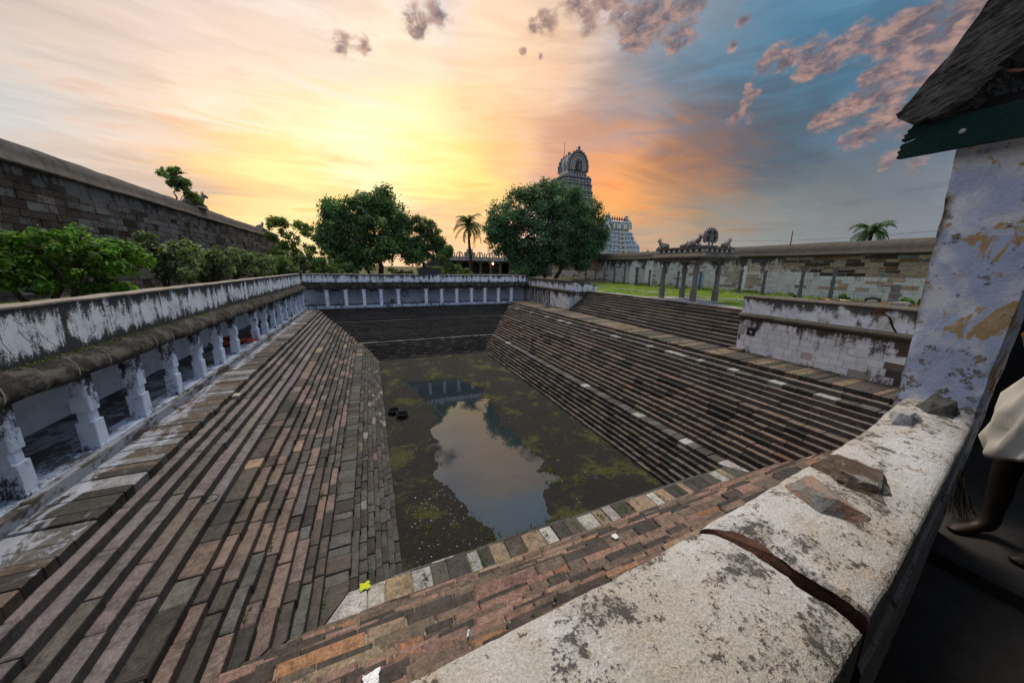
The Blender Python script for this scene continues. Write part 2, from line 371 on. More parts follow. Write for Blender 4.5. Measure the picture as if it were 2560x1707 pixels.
M['block_up'] = m_wash('limewash_upper_wall', (.74, .73, .74), (.055, .05, .045), ztop=7.55, zbot=6.5, amount=.32, streak=2.0, low=.2, axis_scale=(1, 1, .3), warm=(.50, .46, .36))
M['lw_plaster'] = m_wash('black_weathered_plaster', (.15, .143, .14), (.020, .020, .022), ztop=15.5, zbot=10, amount=.52, streak=1.2, low=.1, axis_scale=(1, 1, .18))
M['lw_cap'] = m_wash('weathered_cap', (.10, .088, .08), (.028, .027, .027), ztop=20, zbot=11, amount=.52, streak=2.2, low=0, axis_scale=(1, .6, .6))
M['rw_cap'] = m_plain('weathered_right_cap', (.075, .062, .052), .6, 3, bumpd=.02, fine=22)
M['rw_plaster'] = m_wash('patchy_right_plaster', (.60, .57, .54), (.06, .05, .04), ztop=10.3, zbot=6.7, amount=.16, streak=1.3, low=.2, axis_scale=(1, 1, .25), warm=(.40, .30, .22))
M['rw_panel'] = m_wash('right_wall_panel', (.68, .67, .67), ztop=10.6, zbot=6.7, amount=.02, streak=1.3, low=.2, axis_scale=(1, 1, .2))
M['near_cap'] = None
M['leaf'] = m_leaf('leaf'); M['leaf_dark'] = m_leaf('leaf_dark', .32)
M['bark'] = m_plain('bark', (.055, .042, .03), .6, 9, bumpd=.02)
M['col'] = m_plain('mixed_stone', usecol=True, var=.35, scale=5)
M['granite_pillar'] = m_plain('carved_granite', (.17, .155, .145), .5, 9, bumpd=.015)
M['old_pillar'] = m_plain('old_dark_granite', (.10, .105, .115), .5, 9, bumpd=.02)
M['gop'] = m_plain('painted_stucco', usecol=True, var=.5, scale=1.4, fine=6, bumpd=.05)

# near parapet: sandy lime concrete with lichen specks
def m_near():
    m, t = mat('sandy_lime_concrete', .92, .2)
    a = t.noise(t.pos, 2.2, 6, .62, .3); b_ = t.noise(t.pos, 11, 6, .72); g = t.noise(t.pos, 62, 3, .8); vg = t.noise(t.pos, 150, 2, .8); st = t.noise(t.scalev(t.pos, (1, 1.8, 1)), 3.4, 7, .68, .6)
    c = t.mix(t.step(a, .38, .66), (.38, .352, .318), (.49, .49, .50))
    c = t.mix(t.math('MULTIPLY', t.step(b_, .5, .66), .6), c, (.40, .30, .21))
    c = t.vm('SCALE', c, t.math('MULTIPLY_ADD', vg, 1.5, .25))
    d = t.math('ADD', t.math('MULTIPLY', g, .55), t.math('MULTIPLY', b_, .45))
    c = t.mix(t.math('MULTIPLY', t.step(t.math('ADD', d, t.math('MULTIPLY', t.math('SUBTRACT', st, .5), .38)), .53, .585), .85), c, (.030, .028, .028))
    c = t.mix(t.math('MULTIPLY', t.step(t.math('ADD', st, t.math('MULTIPLY', t.math('SUBTRACT', b_, .5), .9)), .53, .72), .5), c, (.075, .072, .07))
    t.set(t.b, 'Base Color', c)
    bump(t, t.math('ADD', t.math('ADD', t.math('MULTIPLY', g, .45), t.math('MULTIPLY', b_, .8)), t.math('MULTIPLY', vg, .2)), .9, .012)
    return m
M['near_cap'] = m_near()
M['brick_core'] = m_plain('broken_brick_core', (.075, .036, .022), .9, 22, bumpd=.02)
def m_peel():
    m, t = mat('peeling_blue_limewash', .9, .2)
    z = t.add('ShaderNodeSeparateXYZ', {0: t.pos}).outputs[2]; yy = t.add('ShaderNodeSeparateXYZ', {0: t.pos}).outputs[1]
    a = t.noise(t.pos, 3.3, 7, .6, .5); b_ = t.noise(t.vm('ADD', t.pos, (3, 8, 1)), 4.6, 6, .62, .6); f = t.noise(t.scalev(t.pos, (1, 1, 3)), 30, 5, .65); d = t.noise(t.pos, 14, 6, .7)
    c = t.mix(t.step(a, .44, .6), (.80, .81, .86), (.50, .58, .78))
    c = t.mix(t.step(t.math('ADD', b_, t.math('MULTIPLY', yy, -.22)), .405, .425), c, (.52, .36, .17))
    c = t.mix(t.math('MULTIPLY', t.step(t.math('ADD', b_, t.math('MULTIPLY', yy, -.22)), .47, .52), .7), c, (.60, .46, .33))
    lo = t.math('SUBTRACT', 1.0, t.step(z, 7.9, 8.45))
    dm = t.step(t.math('ADD', d, t.math('MULTIPLY', lo, .09)), .61, .66)
    c = t.mix(t.math('MULTIPLY', dm, .85), c, t.mix(t.step(f, .45, .55), (.10, .075, .055), (.36, .27, .18)))
    ed = t.math('MULTIPLY', t.step(t.math('ADD', yy, t.math('MULTIPLY', d, .05)), .88, .925), t.step(t.noise(t.scalev(t.pos, (1, 1, .6)), 5, 4, .6), .4, .6))
    c = t.mix(ed, c, (.12, .075, .045))
    c = t.vm('SCALE', c, t.math('MULTIPLY_ADD', f, .5, .75))
    t.set(t.b, 'Base Color', c); bump(t, t.math('ADD', t.math('ADD', t.math('MULTIPLY', b_, 1.3), t.math('MULTIPLY', f, .3)), t.math('MULTIPLY', dm, -.4)), .8, .015)
    return m
M['peel'] = m_peel()
def m_wood(name, c1, c2, peel=.5, axis=(1, 6, 40), bumpd=.008, sc=3):
    m, t = mat(name, .85, .25)
    v = t.scalev(t.pos, axis)
    g = t.noise(v, sc, 7, .68, .6); g2 = t.noise(v, sc * 4, 5, .7)
    c = t.mix(t.step(t.math('ADD', t.math('MULTIPLY', g, .7), t.math('MULTIPLY', g2, .3)), peel - .02, peel + .06), c1, c2)
    c = t.vm('SCALE', c, t.math('MULTIPLY_ADD', g2, 1.4, .3))
    t.set(t.b, 'Base Color', c); bump(t, t.math('ADD', g, t.math('MULTIPLY', g2, .6)), 1, bumpd)
    return m
M['green_wood'] = m_wood('peeling_green_paint', (.004, .034, .031), (.11, .09, .07), .60)
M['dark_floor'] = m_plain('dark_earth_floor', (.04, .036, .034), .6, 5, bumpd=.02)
M['dark_wall'] = m_plain('interior_dark', (.03, .028, .027), .5, 3)  # near-black colour carries the darkness of interiors and openings
# ------------------------------------------------------------------ ground
def ground():
    b = MB(); z = 7.12
    def q(pts): n = len(b.v); b.v += pts; b.face(tuple(range(n, n + len(pts))), (.1, .1, .1))
    q([(-1500, 39.9, z), (-8.3, 39.9, z), (-8.3, -400, z), (-1500, -400, z)])
    q([(-1500, 2500, z), (2500, 2500, z), (2500, 39.9, z), (-1500, 39.9, z)])
    q([(22, 39.9, z), (2500, 39.9, z), (2500, 38.2, 6.7), (22, 38.2, 6.7)])
    q([(33.5, 38.2, 6.7), (2500, 38.2, 6.7), (2500, -400, 6.7), (33.5, -400, 6.7)])
    m, t = mat('dry_earth', .95, .1)
    n = t.noise(t.pos, .35, 6, .6); f = t.noise(t.pos, 5, 5, .7)
    t.set(t.b, 'Base Color', t.mix(t.step(t.math('ADD', n, t.math('MULTIPLY', f, .3)), .55, .75), (.13, .10, .07), (.05, .075, .02)))
    bump(t, f, .6, .05)
    b.build('ground', m, kind='structure')
ground()
def lawnz(x): return 6.47 + min(1, max(0, (x - 20.5) / 10)) * .27
def lawn():
    nx, ny = 26, 90; v = []; f = []
    for j in range(ny + 1):
        y = -20 + 58.2 * j / ny
        for i in range(nx + 1):
            x = 20.55 + 13.0 * i / nx
            v.append((x, y, lawnz(x) + .05 * mnoise.noise(Vector((x * .7, y * .7, 0))) * (1 if 0 < i < nx else 0)))
    for j in range(ny):
        for i in range(nx): a = j * (nx + 1) + i; f.append((a, a + 1, a + nx + 2, a + nx + 1))
    m, t = mat('lawn_green', .95, .1)
    n = t.noise(t.pos, .8, 6, .65); g = t.noise(t.pos, 12, 5, .7)
    c = t.mix(t.step(n, .35, .7), (.085, .15, .02), (.17, .21, .035)); c = t.mix(t.math('MULTIPLY', t.step(g, .55, .75), .5), c, (.10, .085, .04))
    t.set(t.b, 'Base Color', c); bump(t, g, .8, .05)
    make('lawn', v, f, m, kind='structure', smooth=True)
    # grass blades near enough to read
    n = 15000
    x = 20.7 + 12.6 * rng.random(n) ** .9; y = 9 + 29 * rng.random(n)
    tall = (x > 29.6) * rng.random(n)
    h = .05 + .07 * rng.random(n) + .28 * tall * (rng.random(n) < .35)
    z = np.array([lawnz(a) for a in x]) - .03
    a = rng.random(n) * math.pi; w = .012 + .025 * rng.random(n)
    dx, dy = np.cos(a) * w, np.sin(a) * w; lx, ly = rng.normal(0, .05, n), rng.normal(0, .05, n)
    V = np.stack([np.stack([x - dx, y - dy, z], 1), np.stack([x + dx, y + dy, z], 1), np.stack([x + lx, y + ly, z + h], 1)], 1).reshape(-1, 3)
    F = np.arange(3 * n).reshape(-1, 3)
    c0 = np.array([.12, .20, .025]) * (.6 + .8 * rng.random((n, 1))); c0[:, 0] += .06 * rng.random(n)
    o = make('grass', V, F, M['leaf'], cols=c0, kind='stuff')
lawn()

# ------------------------------------------------------------------ the stepped tank
X0, X1, Y0, Y1 = 0.34, 10.54, 8.30, 31.88
RH = 0.193
DL = [0.06, .24, .40, .56, .73, .92, 1.10, 1.28, 1.80, 1.98, 2.17, 2.39, 2.63, 2.84, 3.05, 3.27, 3.48, 3.84, 4.09, 4.33, 4.54, 4.73, 4.90]
DR = DL[:17] + [3.80, 4.0, 4.19, 4.37, 4.55, 4.95, 5.22]
DARK, BROWN, PINK, TAN, PALE, GREY, OR = (.034, .029, .026), (.060, .049, .040), (.135, .094, .078), (.22, .16, .105), (.30, .285, .26), (.085, .077, .071), (.17, .088, .05)
def pick(r):
    k = rnd.random() * sum(w for _, w in r)
    for c, w in r:
        k -= w
        if k <= 0: return jit(c, .17)
    return jit(r[0][0])
def side_map(side):
    if side == 'L': return lambda u, d, z: (X0 - d, u, z), Y0, Y1
    if side == 'R': return lambda u, d, z: (X1 + d, u, z), Y0, Y1
    if side == 'F': return lambda u, d, z: (u, Y1 + d, z), X0, X1
    return lambda u, d, z: (u, Y0 - d, z), X0, X1
def zone(side, i, n):
    """stone length range and colours for the tread at level i"""
    if i == 7:
        return (.26, .6), {'L': [((.07, .065, .06), 5), (DARK, 3), (TAN, .5), (BROWN, 3)], 'F': [(GREY, 3), (DARK, 5)], 'R': [(BROWN, 6), (PALE, .7), (GREY, 4)], 'N': [(TAN, 3), (PALE, 3), (BROWN, 4), (DARK, 2)]}[side]
    if i < 7: return (.32, .8), {'L': [((.058, .054, .05), 5), (DARK, 6), ((.16, .15, .14), .5), (PINK, .2)], 'F': [(DARK, 6), (GREY, 2)], 'R': [((.09, .07, .055), 6), (DARK, 3.5), (OR, .15), (GREY, 2)], 'N': [(GREY, 4), (BROWN, 4), (DARK, 3), (PALE, 1)]}[side]
    if i <= 16: return (.38, 1.25), {'L': [((.142, .101, .086), 4), (BROWN, 4.5), (DARK, 2.5), (GREY, 2), (TAN, .2)], 'F': [((.044, .038, .035), 5), (BROWN, 3)], 'R': [((.118, .088, .068), 8), (DARK, 2), (OR, .4), (PINK, 1.2), (TAN, .1)], 'N': [((.19, .115, .088), 5), ((.24, .125, .065), .8), ((.115, .082, .060), 4.5), ((.045, .034, .027), 4), (TAN, .3)]}[side]
    if i == n - 3 and side == 'R': return (.3, .75), [(PALE, 5), (BROWN, 4), (GREY, 3)]
    if i >= n - 1 and side != 'N': return (.20, .52), {'L': [(GREY, 4), ((.085, .062, .045), 5), (DARK, 3), ((.17, .175, .18), 2)], 'F': [(DARK, 4), (BROWN, 2)], 'R': [((.17, .12, .08), 4), (BROWN, 4)], 'N': [(BROWN, 3), (DARK, 4), (PINK, 2)]}[side]
    if side == 'N': return (.28, .95), [((.19, .115, .088), 5), ((.24, .125, .065), .8), ((.115, .082, .060), 4.5), ((.045, .034, .027), 4.5), (TAN, .3)]
    return (1.1, 2.5), {'L': [((.125, .102, .104), 6), ((.10, .082, .074), 2), ((.145, .118, .116), 3)], 'F': [(DARK, 5), ((.05, .048, .05), 3)], 'R': [((.15, .118, .102), 5), ((.11, .086, .07), 2)], 'N': [(PINK, 3), (BROWN, 3), (DARK, 3), (OR, 1)]}[side]

def view_size(ctr, dx):
    p = proj(ctr)
    if p is None or not (-150 < p[0] < 2710 and -100 < p[1] < 1810): return 0
    return dx / p[2]

def emit_pieces(items, parent, name, stuff, mt, limit=300):
    """items: (score, corners, colour). The largest on show become parts, the rest one mass."""
    items.sort(key=lambda a: -a[0])
    rest = MB()
    for k, (sc, p, c) in enumerate(items):
        if k < limit and sc > 0:
            ctr = sum((Vector(q) for q in p), Vector()) / 8
            b = MB(); b.block(p, c, rnd.uniform(.008, .024), .5); b.build(name, mt, parent, origin=ctr)      # riser faces get a darker colour than the treads
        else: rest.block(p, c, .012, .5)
    if rest.v: rest.build(stuff, mt, parent, kind='stuff')

DN = [d * 1.12 for d in DL[:8]] + [d + .36 for d in DL[8:]] + [5.45, 5.64, 5.83, 6.02, 6.21, 6.40, 6.60, 6.80]
def bank(side, D, dend, label, mt, mt_land, back_mat, limit=300, e0=None, e1=None):
    f, u0, u1 = side_map(side)
    n = len(D); Dn = D + [dend]
    E0 = Dn if e0 is None else (list(e0) + [e0[-1] + .25 * (k + 1) for k in range(12)])[:n] + [dend]
    E1 = Dn if e1 is None else (list(e1) + [e1[-1] + .25 * (k + 1) for k in range(12)])[:n] + [dend]
    bk = MB()
    for i in range(n):       # the packing under the stones
        z = (i + 1) * RH - .05; d0, d1 = Dn[i] + .035, dend + .3
        q0, q1 = E0[i] + .035, E1[i] + .035; r0, r1 = max(q0, E0[-1]) + .3, max(q1, E1[-1]) + .3; bk.hexa([f(u0 - q0, d0, z - RH - .1), f(u1 + q1, d0, z - RH - .1), f(u1 + r1, d1, z - RH - .1), f(u0 - r0, d1, z - RH - .1), f(u0 - q0, d0, z), f(u1 + q1, d0, z), f(u1 + r1, d1, z), f(u0 - r0, d1, z)], (.03, .03, .03))
    root = bk.build('stepped_bank', back_mat, kind='structure', label=label)
    items = []; land = []
    for i in range(n):
        (l0, l1), cols = zone(side, i, n)
        z = (i + 1) * RH; d0, d1 = Dn[i], Dn[i + 1] + (.04 if i < n - 1 else 0)
        lo, hi = u0 - E0[i], u1 + E1[i]; loB, hiB = u0 - E0[i + 1], u1 + E1[i + 1]
        u = lo
        while u < hi - .05:
            L = rnd.uniform(l0, l1) if rnd.random() > .2 else rnd.uniform(l0, (l0 + l1) / 2)
            e = u + L
            if hi - e < l0 * .8: e = hi
            g = rnd.uniform(.004, .014) if side != 'N' else rnd.uniform(.008, .018)
            a0, a1 = u + g, e - g
            sk = rnd.uniform(-.012, .012)
            b0 = loB if u == lo else a0 + sk; b1 = hiB if e == hi else a1 + sk
            dn = d0 + rnd.uniform(-.018, .018); dz = rnd.uniform(-.016, .014); dz2 = dz + rnd.uniform(-.012, .012)
            zb = z - RH - .02
            p = [f(a0, dn, zb), f(a1, dn + rnd.uniform(-.006, .006), zb), f(b1, d1, zb), f(b0, d1, zb), f(a0, dn, z + dz), f(a1, dn + rnd.uniform(-.012, .012), z + dz2), f(b1, d1, z + dz2), f(b0, d1, z + dz)]
            # keep faces pointing outward whatever the side
            if side in 'LF': p = [p[1], p[0], p[3], p[2], p[5], p[4], p[7], p[6]] if side == 'F' else p
            c = pick(cols)
            ctr = f((a0 + a1) / 2, (d0 + d1) / 2, z)
            (land if i == n - 1 else items).append((view_size(ctr, min(a1 - a0, 1.2) * math.sqrt(d1 - d0)), p, c))
            u = e
    nl = sum(1 for a in land if a[0] > 0)
    lim_l = min(60, nl)
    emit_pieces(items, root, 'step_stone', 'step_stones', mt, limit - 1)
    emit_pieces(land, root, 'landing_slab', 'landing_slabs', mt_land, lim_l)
    return root
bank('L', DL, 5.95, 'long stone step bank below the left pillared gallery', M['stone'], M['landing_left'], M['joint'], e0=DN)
bank('F', DL, 5.75, 'dark stone step bank at the far end below the far gallery', M['stone_far'], M['landing'], M['joint'])
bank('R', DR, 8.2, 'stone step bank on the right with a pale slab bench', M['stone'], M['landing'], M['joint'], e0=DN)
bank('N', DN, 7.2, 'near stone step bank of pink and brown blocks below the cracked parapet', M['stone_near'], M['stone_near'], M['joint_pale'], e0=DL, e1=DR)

# upper flight between the two limewashed blocks
def xw(y): return 17.33 + .040 * (y - 4)
def upper_flight():
    bk = MB(); n = 10; rh = .187; z0 = 4.63; ya, yb = 10.95, 27.95
    t = .272
    for i in range(n):
        z = z0 + (i + 1) * rh - .05; o = i * t + .04
        xa, xb = xw(ya) + o, xw(yb) + o
        bk.hexa([(xa, ya, z - .4), (22, ya, z - .4), (22, yb, z - .4), (xb, yb, z - .4), (xa, ya, z), (22, ya, z), (22, yb, z), (xb, yb, z)], (.03, .03, .03))
    root = bk.build('upper_steps', M['joint'], kind='structure', label='broad upper flight of stone steps rising from the right landing to the lawn')
    items = []
    for i in range(n):
        z = z0 + (i + 1) * rh; y = ya
        wd = t + .03 if i < n - 1 else .5
        while y < yb - .05:
            e = min(yb, y + rnd.uniform(.8, 2.2))
            if yb - e < .5: e = yb
            g = .006; dx = rnd.uniform(-.015, .015); dz = rnd.uniform(-.01, .01)
            xa, xb = xw(y) + i * t + dx, xw(e) + i * t + dx
            p = [(xa, e - g, z - rh - .02), (xa, y + g, z - rh - .02), (xa + wd, y + g, z - rh - .02), (xb + wd, e - g, z - rh - .02), (xb, e - g, z + dz), (xa, y + g, z + dz), (xa + wd, y + g, z + dz), (xb + wd, e - g, z + dz)]
            p[0] = (xb, e - g, z - rh - .02)
            c = pick([((.115, .09, .072), 6), (BROWN, 2), ((.14, .108, .084), 1.5), (GREY, 2)] if i < n - 1 else [((.19, .135, .10), 4), (BROWN, 2)])
            items.append((view_size((xa, (y + e) / 2, z), e - y), p, c)); y = e
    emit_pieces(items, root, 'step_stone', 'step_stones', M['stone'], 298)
    # paved strip at the head of the flight
    b = MB(); y = 9.0
    while y < 29.5:
        e = y + rnd.uniform(.9, 1.6)
        x = xw(y) + n * t + .19
        b.block([(x, y + .008, 6.3), (x + 1.0, y + .008, 6.3), (x + 1.0, e, 6.3), (x, e, 6.3), (x, y + .008, 6.505), (x + 1.0, y + .008, 6.5), (x + 1.0, e, 6.5), (x, e, 6.505)], jit((.30, .31, .34), .12)); y = e
    b.build('paved_strip', M['landing'], kind='structure', label='pale paved strip along the head of the upper steps')
    b = MB()
    x = 25.0
    for y in np.arange(11, 36, 1.25):
        if rnd.random() < .8: b.box(x + rnd.uniform(-.05, .05), x + .3, y, y + 1.15, 6.4, lawnz(25) + .05, jit((.34, .33, .31), .15), .01)
    b.build('path_edging', M['landing'], kind='structure', label='line of flat stones set in the lawn')
upper_flight()

# ------------------------------------------------------------------ pond floor and water
WP = [(2.25, 25.11), (3.56, 24.97), (4.87, 24.66), (6.11, 24.0), (6.69, 22.72), (7.12, 21.56), (6.95, 20.71), (6.2, 20.33), (7.08, 19.66), (6.73, 18.88), (6.76, 18.13), (6.57, 16.86), (6.03, 15.69), (6.69, 15.15), (6.7, 14.2), (6.68, 13.28), (6.53, 12.49), (6.75, 11.87), (6.35, 11.54), (6.02, 11.33), (6.51, 10.9), (6.84, 10.6), (6.27, 10.39), (5.71, 9.75), (5.46, 9.07), (5.38, 8.71), (5.03, 8.4), (4.44, 8.36), (3.85, 8.2), (3.39, 8.27), (3.23, 8.5), (3.15, 9.03), (2.96, 9.4), (2.62, 9.91), (2.75, 10.18), (2.53, 11.04), (2.29, 11.51), (1.96, 12.24), (1.85, 12.8), (2.14, 13.12), (2.31, 13.66), (2.19, 14.1), (2.59, 14.76), (2.07, 15.2), (2.66, 15.49), (2.44, 16.4), (2.35, 16.78), (2.92, 17.29), (3.21, 18.39), (3.16, 19.07), (2.96, 20.6), (2.57, 21.83), (2.41, 22.91), (2.6, 23.62), (2.2, 24.4)]
def poly_sd(px, py):
    P = np.array(WP); Q = np.roll(P, -1, 0)
    d = np.full(px.shape, 1e9); ins = np.zeros(px.shape, bool)
    for (ax, ay), (bx, by) in zip(P, Q):
        ex, ey = bx - ax, by - ay
        t = np.clip(((px - ax) * ex + (py - ay) * ey) / (ex * ex + ey * ey + 1e-9), 0, 1)
        d = np.minimum(d, np.hypot(px - ax - t * ex, py - ay - t * ey))
        c = ((ay > py) != (by > py)) & (px < (bx - ax) * (py - ay) / (by - ay + 1e-12) + ax)
        ins ^= c
    return np.where(ins, -d, d)
def pond():
    nx, ny = 150, 330
    xs = np.linspace(X0 - .3, X1 + .3, nx); ys = np.linspace(Y0 - .3, Y1 + .3, ny)
    X, Y = np.meshgrid(xs, ys)
    sd_ = poly_sd(X, Y)
    nz = np.array([mnoise.fractal(Vector((x * .9, y * .9, 3.3)), 1.0, 2.1, 5) for x, y in zip(X.ravel(), Y.ravel())]).reshape(X.shape)
    nf = np.array([mnoise.noise(Vector((x * 5.5, y * 5.5, 1.3))) for x, y in zip(X.ravel(), Y.ravel())]).reshape(X.shape)
    Z = np.clip(sd_ * .25 + nz * .045, -.12, .07) + nf * .034 + np.where(sd_ > .25, .03 * nz, 0)
    V = np.stack([X, Y, Z], -1).reshape(-1, 3)
    a = (np.arange(ny - 1)[:, None] * nx + np.arange(nx - 1)[None, :]).ravel()
    F = np.stack([a, a + 1, a + nx + 1, a + nx], 1)
    m, t = mat('pond_mud', .8, .4)
    n = t.noise(t.pos, .55, 6, .62, .4); g = t.noise(t.pos, 4.0, 7, .7, .3); f = t.noise(t.pos, 24, 5, .7)
    c = t.mix(t.step(f, .35, .7), (.009, .008, .007), (.032, .026, .020))
    al = t.step(t.math('ADD', t.math('MULTIPLY', n, .8), t.math('MULTIPLY', g, .45)), .63, .76)
    c = t.mix(t.math('MULTIPLY', al, t.math('MULTIPLY_ADD', f, .9, .25)), c, t.mix(t.step(f, .3, .7), (.04, .05, .010), (.17, .155, .025)))
    t.set(t.b, 'Base Color', c); bump(t, t.math('ADD', t.math('MULTIPLY', g, 1.2), t.math('MULTIPLY', f, 1.5)), 1.0, .09)
    make('pond_bed', V, F, m, kind='structure', smooth=True, label='muddy pond bed with yellow-green weed')
    m, t = mat('murky_water', .03, .5)
    t.set(t.b, 'Base Color', (.018, .026, .032)); t.set(t.b, 'IOR', 1.75)
    w = t.noise(t.pos, 1.6, 3, .5); bump(t, w, .06, .02)
    make('water', [(X0 - .2, Y0 - .2, 0), (X1 + .2, Y0 - .2, 0), (X1 + .2, Y1 + .2, 0), (X0 - .2, Y1 + .2, 0)], [(0, 1, 2, 3)], m, kind='structure')
    # weed tufts
    n = 26000
    x = X0 + (X1 - X0) * rng.random(n); y = Y0 + (Y1 - Y0) * rng.random(n) ** 1.3
    nn = np.array([mnoise.fractal(Vector((a_ * .42, b_ * .42, 7.7)), 1.0, 2.0, 4) for a_, b_ in zip(x, y)])
    k = (nn > .02) & (poly_sd(x, y) > -.22) & ((poly_sd(x, y) > .05) | (rng.random(n) < .25)); x, y, nn = x[k], y[k], nn[k]; n = len(x)
    h = .03 + .07 * rng.random(n); a_ = rng.random(n) * math.pi; w = .012 + .02 * rng.random(n)
    z0 = np.full(n, .0); dx, dy = np.cos(a_) * w, np.sin(a_) * w; lx, ly = rng.normal(0, .07, n), rng.normal(0, .07, n)
    V = np.stack([np.stack([x - dx, y - dy, z0], 1), np.stack([x + dx, y + dy, z0], 1), np.stack([x + lx, y + ly, z0 + h + .05], 1)], 1).reshape(-1, 3)
    c0 = np.array([.135, .14, .018]) * (.35 + .95 * rng.random((n, 1)))
    make('pond_weed', V, np.arange(3 * n).reshape(-1, 3), M['leaf'], cols=c0, kind='stuff')
    # scraps of litter
    b = MB()
    for _ in range(190):
        x = rnd.uniform(X0 + .1, X1 - .1); y = Y0 + (Y1 - Y0) * rnd.random() ** 1.8
        if rnd.random() < .45: x = rnd.uniform(.5, 2.6); y = rnd.uniform(8.5, 11.5)
        s = rnd.uniform(.008, .022); a = rnd.random() * 3.1
        if poly_sd(np.array([x]), np.array([y]))[0] < .1: continue
        q = [(x + s * 1.5 * math.cos(a + k) * rnd.uniform(.6, 1.3), y + s * math.sin(a + k), .07 + rnd.uniform(0, .035)) for k in (0, 1.6, 3.1, 4.7)]
        nb = len(b.v); b.v += q; b.face((nb, nb + 1, nb + 2, nb + 3), rnd.choice([(.6, .6, .6), (.5, .5, .48), (.35, .3, .28), (.3, .45, .5)]))
    b.build('litter', M['col'], kind='stuff')
pond()
def weeds():
    b = MB()
    spots = []
    for _ in range(70):   # right bank
        i = rnd.choice([3, 4, 5, 7, 7, 8, 9, 10, 11, 13, 15, 20, 21, 21, 22]); spots.append((X1 + DR[i + 1] - .03, rnd.uniform(8.5, 22), (i + 1) * RH))
    for _ in range(26):
        i = rnd.choice([4, 6, 7, 7, 7, 9, 12]); spots.append((X0 - DL[i + 1] + .03, rnd.uniform(6, 16), (i + 1) * RH))
    for _ in range(16):
        i = rnd.choice([7, 7, 9]); spots.append((rnd.uniform(0, 9), Y0 - DL[i + 1] + .03, (i + 1) * RH))
    for _ in range(30): spots.append((17.25 + rnd.uniform(-1.8, .2), rnd.uniform(6, 24), 4.63))
    for x, y, z in spots:
        for _ in range(rnd.randint(8, 26)):
            px, py = x + rnd.gauss(0, .03), y + rnd.gauss(0, .12); h = rnd.uniform(.02, .10); a = rnd.random() * 6.3; w = rnd.uniform(.01, .022)
            n = len(b.v); b.v += [(px - w * math.cos(a), py - w * math.sin(a), z), (px + w * math.cos(a), py + w * math.sin(a), z), (px + rnd.gauss(0, .05), py + rnd.gauss(0, .05), z + h)]
            b.face((n, n + 1, n + 2), jit(rnd.choice([(.06, .16, .015), (.10, .19, .02), (.05, .10, .015)]), .3))
    b.build('step_weeds', M['leaf'], kind='stuff')
weeds()
# ------------------------------------------------------------------ pillared galleries round the tank
WHT = (.6, .63, .7)
def gallery_pillar(b, along, o, h, w=.4, far=False):
    """whitewashed pillar: square base, waists, square middle block, waist, top block, bracket"""
    o = Vector(o); ax = Vector(along)
    bx = Vector((-ax.y, ax.x, 0))
    def sec(z0, z1, hw, ch=0.0, hy=None):
        n = 8; hy = hy or hw
        pts = [(-hw, -hy + ch), (-hw + ch, -hy), (hw - ch, -hy), (hw, -hy + ch), (hw, hy - ch), (hw - ch, hy), (-hw + ch, hy), (-hw, hy - ch)]
        k = len(b.v)
        for z in (z0, z1):
            for p, q in pts: 
                v = o + ax * p + bx * q + Vector((0, 0, z)); v += Vector((mnoise.noise(v * 3), mnoise.noise(v * 3 + Vector((5, 5, 5))), 0)) * .012
                b.v.append(tuple(v))
        for i in range(8): j = (i + 1) % 8; b.face((k + i, k + j, k + 8 + j, k + 8 + i), WHT)
        b.face(tuple(k + i for i in reversed(range(8))), WHT); b.face(tuple(k + 8 + i for i in range(8)), WHT)
    e = w / 2
    if far:
        sec(0, h * .93, e * .8, .02); sec(h * .90, h, e * 1.35, .02, e * .9); return
    sec(-.01, .035 * h, e * 1.06, .01); sec(.03 * h, .36 * h, e, .015); sec(.355 * h, .50 * h, e * .84, e * .3)
    sec(.495 * h, .70 * h, e, .015); sec(.695 * h, .79 * h, e * .84, e * .3); sec(.785 * h, .92 * h, e * .95, .015)
    sec(.915 * h, 1.0 * h, e * 1.35, .05, e * .85)
def corbel(b, along, o, h, w): pass
EAVE_FAR = [(.40, -.66), (.30, -.72), (.22, -.68), (-.1, -.68), (-.1, -.02), (.02, 0), (.15, -.03), (.27, -.12), (.36, -.26), (.42, -.42), (.43, -.56)]
EAVE_NEAR = [(.42, -.42), (.33, -.48), (.24, -.45), (-.1, -.45), (-.1, -.02), (.0, 0), (.12, -.015), (.25, -.07), (.36, -.16), (.43, -.27), (.45, -.36)]
